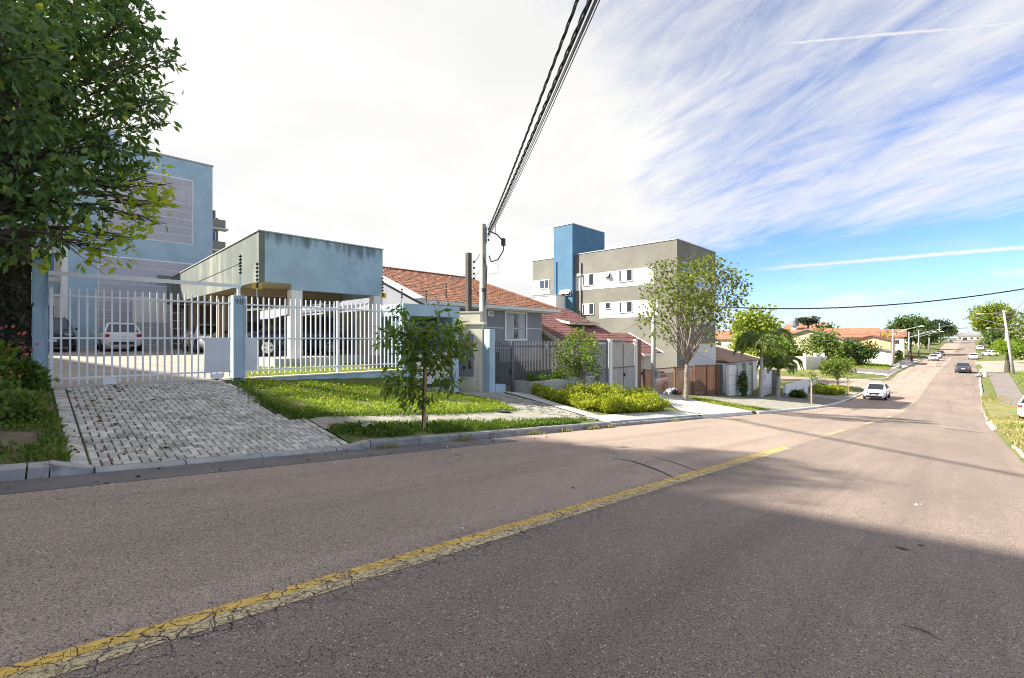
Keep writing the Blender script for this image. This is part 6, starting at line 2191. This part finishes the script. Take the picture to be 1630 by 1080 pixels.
def lamp_post(x, y, h, label, side, lean=0.0, arms=((.86, 3.6, 1.1),), bars=True):
    z = gnd(x, y)
    t = thing('lamp_post', label, 'lamp post', (x, y, z), 'lamp posts along the street')
    def at(f):
        return Vector((x + lean * f, y, z + h * f))
    obj('shaft', MB().tube([at(0) - Vector((0, 0, .4)), at(1)], [.19, .12], 10), 'concrete_pole', t, smooth=True)
    for f, ln, up in arms:
        a = at(f)
        b = a + Vector((side * ln, 0, up))
        ar = obj('arm', MB().tube([a, a.lerp(b, .6) + Vector((0, 0, .12)), b], .045, 6), 'steel', t)
        obj('lamp_head', MB().ball(b + Vector((side * .3, 0, .02)), .34, 8, 5, (1.2, .5, .28)), 'trim_white', ar, smooth=True)
    if bars:
        for f in (.97, .90):
            obj('crossarm', MB().bar(at(f) - Vector((1.0, 0, 0)), at(f) + Vector((1.0, 0, 0)), .1, .1), 'wood_pole', t)
        for f in (.74, .70, .66):
            obj('bracket', MB().ball(at(f) + Vector((.15 * side, 0, 0)), .1, 6, 4), 'dark_metal', t)
    return at


p1 = lamp_post(-8.9, 107.0, 6.5, 'lamp post nearest the corner lawn with long arm', 1, 0, ((.86, 3.6, 1.3),))
p2 = lamp_post(-8.4, 134.0, 6.2, 'lamp post behind the pale lime bush', 1, 0, ((.80, 3.8, 1.2),))
p3 = lamp_post(-8.1, 160.0, 6.6, 'darker lamp post beside the spreading tree', 1, 0, ((.86, 3.6, 1.0), (.74, 4.2, 1.3)))
p4 = lamp_post(-7.2, 190.0, 6.6, 'bare pole beyond the parked cars on the left', 1, 0, ())
p5 = lamp_post(-6.0, 232.0, 8.5, 'tall far pole with crossarms near the crest', 1, 0, ((.8, 3.0, .8),))
q1 = lamp_post(5.0, 92.0, 8.6, 'leaning lamp post with two arms on the right verge', -1, -.95, ((.93, 2.0, .2), (.76, 3.8, 1.3)))
q2 = lamp_post(7.0, 150.0, 7.0, 'slim pole behind the flat-crowned fig', -1, 0, ((.9, 2.5, .5),))
q3 = lamp_post(8.5, 185.0, 8.0, 'far pole under the giant dome tree', -1, 0, ())
for i, f in enumerate((.97, .90)):
    lab = ('upper', 'lower')[i]
    wire(lab + ' line between the first two lamp posts on the left', p1(f), p2(f), .4, .03, 'cable_grey')
    wire(lab + ' line between the second and third lamp posts on the left', p2(f), p3(f), .4, .03, 'cable_grey')
    wire(lab + ' line between the third lamp post and the bare pole', p3(f), p4(f), .4, .03, 'cable_grey')
    wire(lab + ' line from the bare pole up to the crest', p4(f), p5(f), .5, .035, 'cable_grey')
    wire(lab + ' line from the leaning post back along the right verge', q1(f), (3.2, 36, 5.4 - .6 * i), .9, .016)
    wire(lab + ' line from the leaning post to the slim pole', q1(f), q2(f), .8, .03)
    wire(lab + ' line from the slim pole to the far pole', q2(f), q3(f), .6, .03)
    wire(lab + ' line crossing the street from leaning post to left lamp post', q1(.88 - .12 * i), p3(.95 - .1 * i), .7, .025)
wire('long line crossing to the tall far pole', q2(.95), p5(.95), .8, .03)
t = thing('utility_pole', 'grey pole standing behind the palms', 'utility pole', (-17.0, 62.0, -3))
obj('shaft', MB().tube([(-17.0, 62, -3.6), (-17.0, 62, 2.7)], [.22, .17], 10), 'concrete_pole', t)
obj('cap', MB().ball((-17.0, 62, 2.8), .26, 8, 5), 'trim_white', t)
t = thing('utility_pole', 'thin pole among the palm fronds', 'utility pole', (-19.2, 60.0, -3))
obj('shaft', MB().tube([(-19.2, 60, -3.6), (-19.2, 60, 2.6)], [.10, .08], 8), 'concrete_pole', t)
obj('cap', MB().ball((-19.2, 60, 2.7), .2, 8, 5), 'trim_white', t)
wire('line between the pole behind the palms and the far corner post', (-17, 62, 2.4), p1(.95), .5, .025)
wire('second line towards the far corner post', (-17, 62, 1.6), p1(.8), .4, .025, 'cable_grey')

# bollard and rubble at the right kerb, stump at the far left corner
t = thing('stone_bollard', 'short concrete bollard on the right kerb beyond the dark sedan', 'bollard', (2.15, 88.0, gnd(2.15, 88)))
z = gnd(2.15, 88)
obj('shaft', MB().box(1.95, 2.35, 87.8, 88.2, z - .1, z + .95), 'concrete_pole', t, bevel=.05)
obj('foot', MB().ball((1.6, 87.0, z + .15), .4, 8, 5, (1, 1, .6)), 'stone_rubble', t)
t = thing('rubble_pile', 'grey rubble and stump at the far corner kerb', 'rubble', (-7.6, 99, gnd(-7.6, 99)))
z = gnd(-7.8, 99)
for k in range(6):
    obj('stone', MB().ball((-7.9 + rnd.uniform(-.5, .5), 99 + rnd.uniform(-2, 2), z + .25 + .12 * (k % 3)), rnd.uniform(.25, .45), 7, 5, (1, 1, .7)), 'stone_rubble', t)
# trash bags in front of the brown fence
t = thing('trash_heap', 'heap of tied refuse bags in front of the brown fence', 'refuse', (-13.2, 28.6, gnd(-13.2, 28.6)))
z = gnd(-13.2, 28.6)
for k, mt in enumerate(('trim_grey', 'dark_cloth', 'plastic_bag', 'trim_grey', 'dead_leaf', 'plastic_bag', 'car_navy')):
    bag = MB().ball((-13.3 + rnd.uniform(-.3, .3), 28.0 + k * .24, z + .14 + .10 * (k % 2)), rnd.uniform(.14, .22), 9, 7, (rnd.uniform(.9, 1.3), rnd.uniform(.9, 1.3), .8))
    bag.v = [(a + rnd.gauss(0, .025), b + rnd.gauss(0, .025), c + rnd.gauss(0, .02)) for a, b, c in bag.v]
    obj('bag', bag, mt, t)
# scrap of plastic on the strip
m = MB()
zz = gnd(-8.48, 4.66) + .10
vs = []
for i in range(5):
    for j in range(4):
        vs.append((-8.58 + .05 * j + rnd.uniform(-.015, .015), 4.52 + .07 * i + rnd.uniform(-.015, .015), zz - .008 * i + rnd.uniform(-.03, .04)))
fs = [(i * 4 + j, i * 4 + j + 1, (i + 1) * 4 + j + 1, (i + 1) * 4 + j) for i in range(4) for j in range(3)]
m.add(vs, fs)
tag(obj('plastic_bag', m, 'plastic_bag', smooth=True), 'crumpled clear plastic bag lying in the strip grass', 'litter')


# ------------------------------------------------------------------ person in red walking along the far pavement
def person(x, y):
    z = gnd(x, y) + .03
    t = thing('person', 'person in a red top and dark trousers walking on the far left pavement', 'person', (x, y, z), local=True)
    t.rotation_euler = (0, 0, R(15))
    me = bpy.data.meshes.new('body')
    vs = [(0, 0, .92), (0, 0, 1.15), (0, -.01, 1.40), (0, 0, 1.50), (0, .02, 1.62), (0, .02, 1.72),
          (.19, 0, 1.40), (.25, -.03, 1.15), (.24, .06, .92), (.24, .09, .84),
          (-.19, 0, 1.40), (-.25, .03, 1.15), (-.24, .10, .93), (-.24, .14, .85),
          (.10, 0, .88), (.11, .07, .48), (.11, -.03, .08), (.11, .10, .04),
          (-.10, 0, .88), (-.11, -.02, .48), (-.11, -.2, .10), (-.11, -.08, .04)]
    es = [(0, 1), (1, 2), (2, 3), (3, 4), (4, 5), (2, 6), (6, 7), (7, 8), (8, 9), (2, 10), (10, 11), (11, 12), (12, 13), (0, 14), (14, 15), (15, 16), (16, 17), (0, 18), (18, 19), (19, 20), (20, 21)]
    rr = [.14, .14, .15, .06, .09, .08, .065, .05, .04, .035, .065, .05, .04, .035, .09, .065, .045, .04, .09, .065, .045, .04]
    me.from_pydata(vs, es, [])
    o = put('body', me, 'skin', t)
    o.modifiers.new('skin', 'SKIN')
    for i, q in enumerate(rr):
        me.skin_vertices[0].data[i].radius = (q, q * .85)
    me.skin_vertices[0].data[0].use_root = True
    s = o.modifiers.new('sub', 'SUBSURF')
    s.levels = s.render_levels = 1
    put('top', MB().tube([(0, 0, .88), (0, 0, 1.0), (0, 0, 1.2), (0, 0, 1.40), (0, 0, 1.47)], [.17, .18, .18, .19, .09], 12).tube([(.17, 0, 1.42), (.25, -.03, 1.15), (.245, .05, .95)], [.085, .07, .06], 8).tube([(-.17, 0, 1.42), (-.25, .03, 1.15), (-.245, .09, .96)], [.085, .07, .06], 8).mesh('top'), 'red_cloth', t, smooth=True)
    put('trousers', MB().tube([(.08, 0, .95), (.11, .07, .48), (.11, -.03, .1)], [.12, .09, .075], 8).tube([(-.08, 0, .95), (-.11, -.02, .48), (-.11, -.2, .12)], [.12, .09, .075], 8).mesh('trousers'), 'dark_cloth', t, smooth=True)
    put('hair', MB().ball((0, .0, 1.68), .115, 10, 6).mesh('hair'), 'hair', t, smooth=True)


person(-7.35, 124.0)


# ------------------------------------------------------------------ far houses
def far_house(label, x, y, w, d, eave, rise, wall, roof, rz=0, windows=3, name='house', group='houses across the valley'):
    """w along local x (front faces -y), gable roof with ridge along x"""
    z = gnd(x, y) - .3
    t = thing(name, label, 'house', (x, y, z), group, local=True)
    t.rotation_euler = (0, 0, rz)
    put('wall', MB().box(-w / 2, w / 2, -d / 2, d / 2, -1, eave).mesh('wall'), wall, t)
    m = MB()
    o = .5
    for s in (-1, 1):
        m.prism([(-w / 2 - o, s * (d / 2 + o), eave - .08), (w / 2 + o, s * (d / 2 + o), eave - .08), (w / 2 + o, 0, eave + rise), (-w / 2 - o, 0, eave + rise)], (0, 0, .14))
    put('roof', m.mesh('roof'), roof, t)
    for gx in (-w / 2, w / 2 - .1):
        put('gable', MB().prism([(gx, -d / 2, eave), (gx, d / 2, eave), (gx, 0, eave + rise)], (.1, 0, 0)).mesh('gable'), wall, t)
    for i in range(windows):
        cx = -w / 2 + w * (i + .5) / windows
        win = put('window', MB().box(cx - .7, cx + .7, -d / 2 - .04, -d / 2 - .003, eave - 1.9, eave - .7).mesh('window'), 'trim_white', t)
        put('pane', MB().box(cx - .6, cx + .6, -d / 2 - .05, -d / 2 - .041, eave - 1.8, eave - .8).mesh('pane'), 'glass_window', win)
    return t


far_house('long red-roofed row house left of the skyline conifer', -33.0, 118.0, 22, 9, 4.6, 1.9, 'cream_far', 'roof_red_far', R(8), 5)
far_house('beige gabled hall in the middle of the red roofs', -22.5, 112.0, 9, 12, 4.4, 2.1, 'beige_far', 'roof_grey_far', R(95), 2)
far_house('red-roofed house right of the beige hall', -19.8, 128.0, 13, 9, 5.0, 1.9, 'cream_far', 'roof_red_far', R(5), 4)
far_house('small orange-roofed house above the others', -34.0, 165.0, 10, 9, 7.2, 1.5, 'white_far', 'roof_red_far', 0, 3)
far_house('big house with orange and grey hipped roof', -16.4, 150.0, 12, 11, 5.0, 1.7, 'white_far', 'roof_red_far', R(5), 4)
far_house('peach two-storey house with brown eaves beside the trees', -12.8, 118.0, 8, 6, 4.3, 1.0, 'peach_far', 'roof_brown', R(90), 3)
far_house('white house with twin garage beside the first lamp post', -11.2, 110.5, 4, 4, 2.5, .5, 'white_far', 'roof_grey_far', R(90), 1)
far_house('white house under the spreading tree on the left', -15.0, 150.0, 9, 8, 3.4, 1.2, 'white_far', 'roof_red_far', R(90), 3)
far_house('cream house closing the far end of the street', 2.5, 345.0, 9, 8, 2.4, 1.0, 'cream_far', 'roof_grey_far', 0, 4)
far_house('salmon-roofed house on the right behind the fig', 14.0, 140.0, 12, 9, 4.6, 1.6, 'white_far', 'roof_red_far', R(-85), 3)
far_house('pale house right of the giant dome tree', 17.5, 165.0, 10, 9, 6.0, 1.6, 'cream_far', 'roof_red_far', R(-85), 3)
far_house('grey-roofed house far up the left side', -15.0, 240.0, 10, 9, 3.2, 1.4, 'cream_far', 'roof_grey_far', R(90), 3)
far_house('orange-roofed house far up the right side', 14.0, 250.0, 10, 9, 3.2, 1.4, 'cream_far', 'roof_red_far', R(-90), 3)
t = thing('water_tower', 'small grey water tank tower above the red roofs', 'water tank', (-36, 158, gnd(-36, 158)))
obj('tank', MB().tube([(-36, 158, 5.5), (-36, 158, 7.0)], 1.3, 12), 'grey_steel', t)
obj('stand', MB().box(-36.6, -35.4, 157.4, 158.6, -2.6, 5.5), 'white_far', t)
# white and blue boundary wall at the right edge
t = thing('boundary_wall', 'white wall with a blue painted panel at the right edge', 'wall', (8.3, 93, gnd(8.3, 93)))
z = gnd(8.3, 93)
obj('wall', MB().box(7.6, 14, 92.5, 93, z - .3, z + 2.3), 'white_far', t)
obj('blue_panel', MB().box(7.95, 13.9, 92.47, 92.497, z + .1, z + 1.9), 'bluewall_far', t)
far_house('pale house among the trees on the left horizon', -58.0, 135.0, 12, 9, 4.8, 1.7, 'cream_far', 'roof_red_far', R(12), 4)
far_house('red-roofed house at the left end of the skyline row', -47.0, 128.0, 11, 9, 4.8, 1.8, 'white_far', 'roof_red_far', R(8), 4)
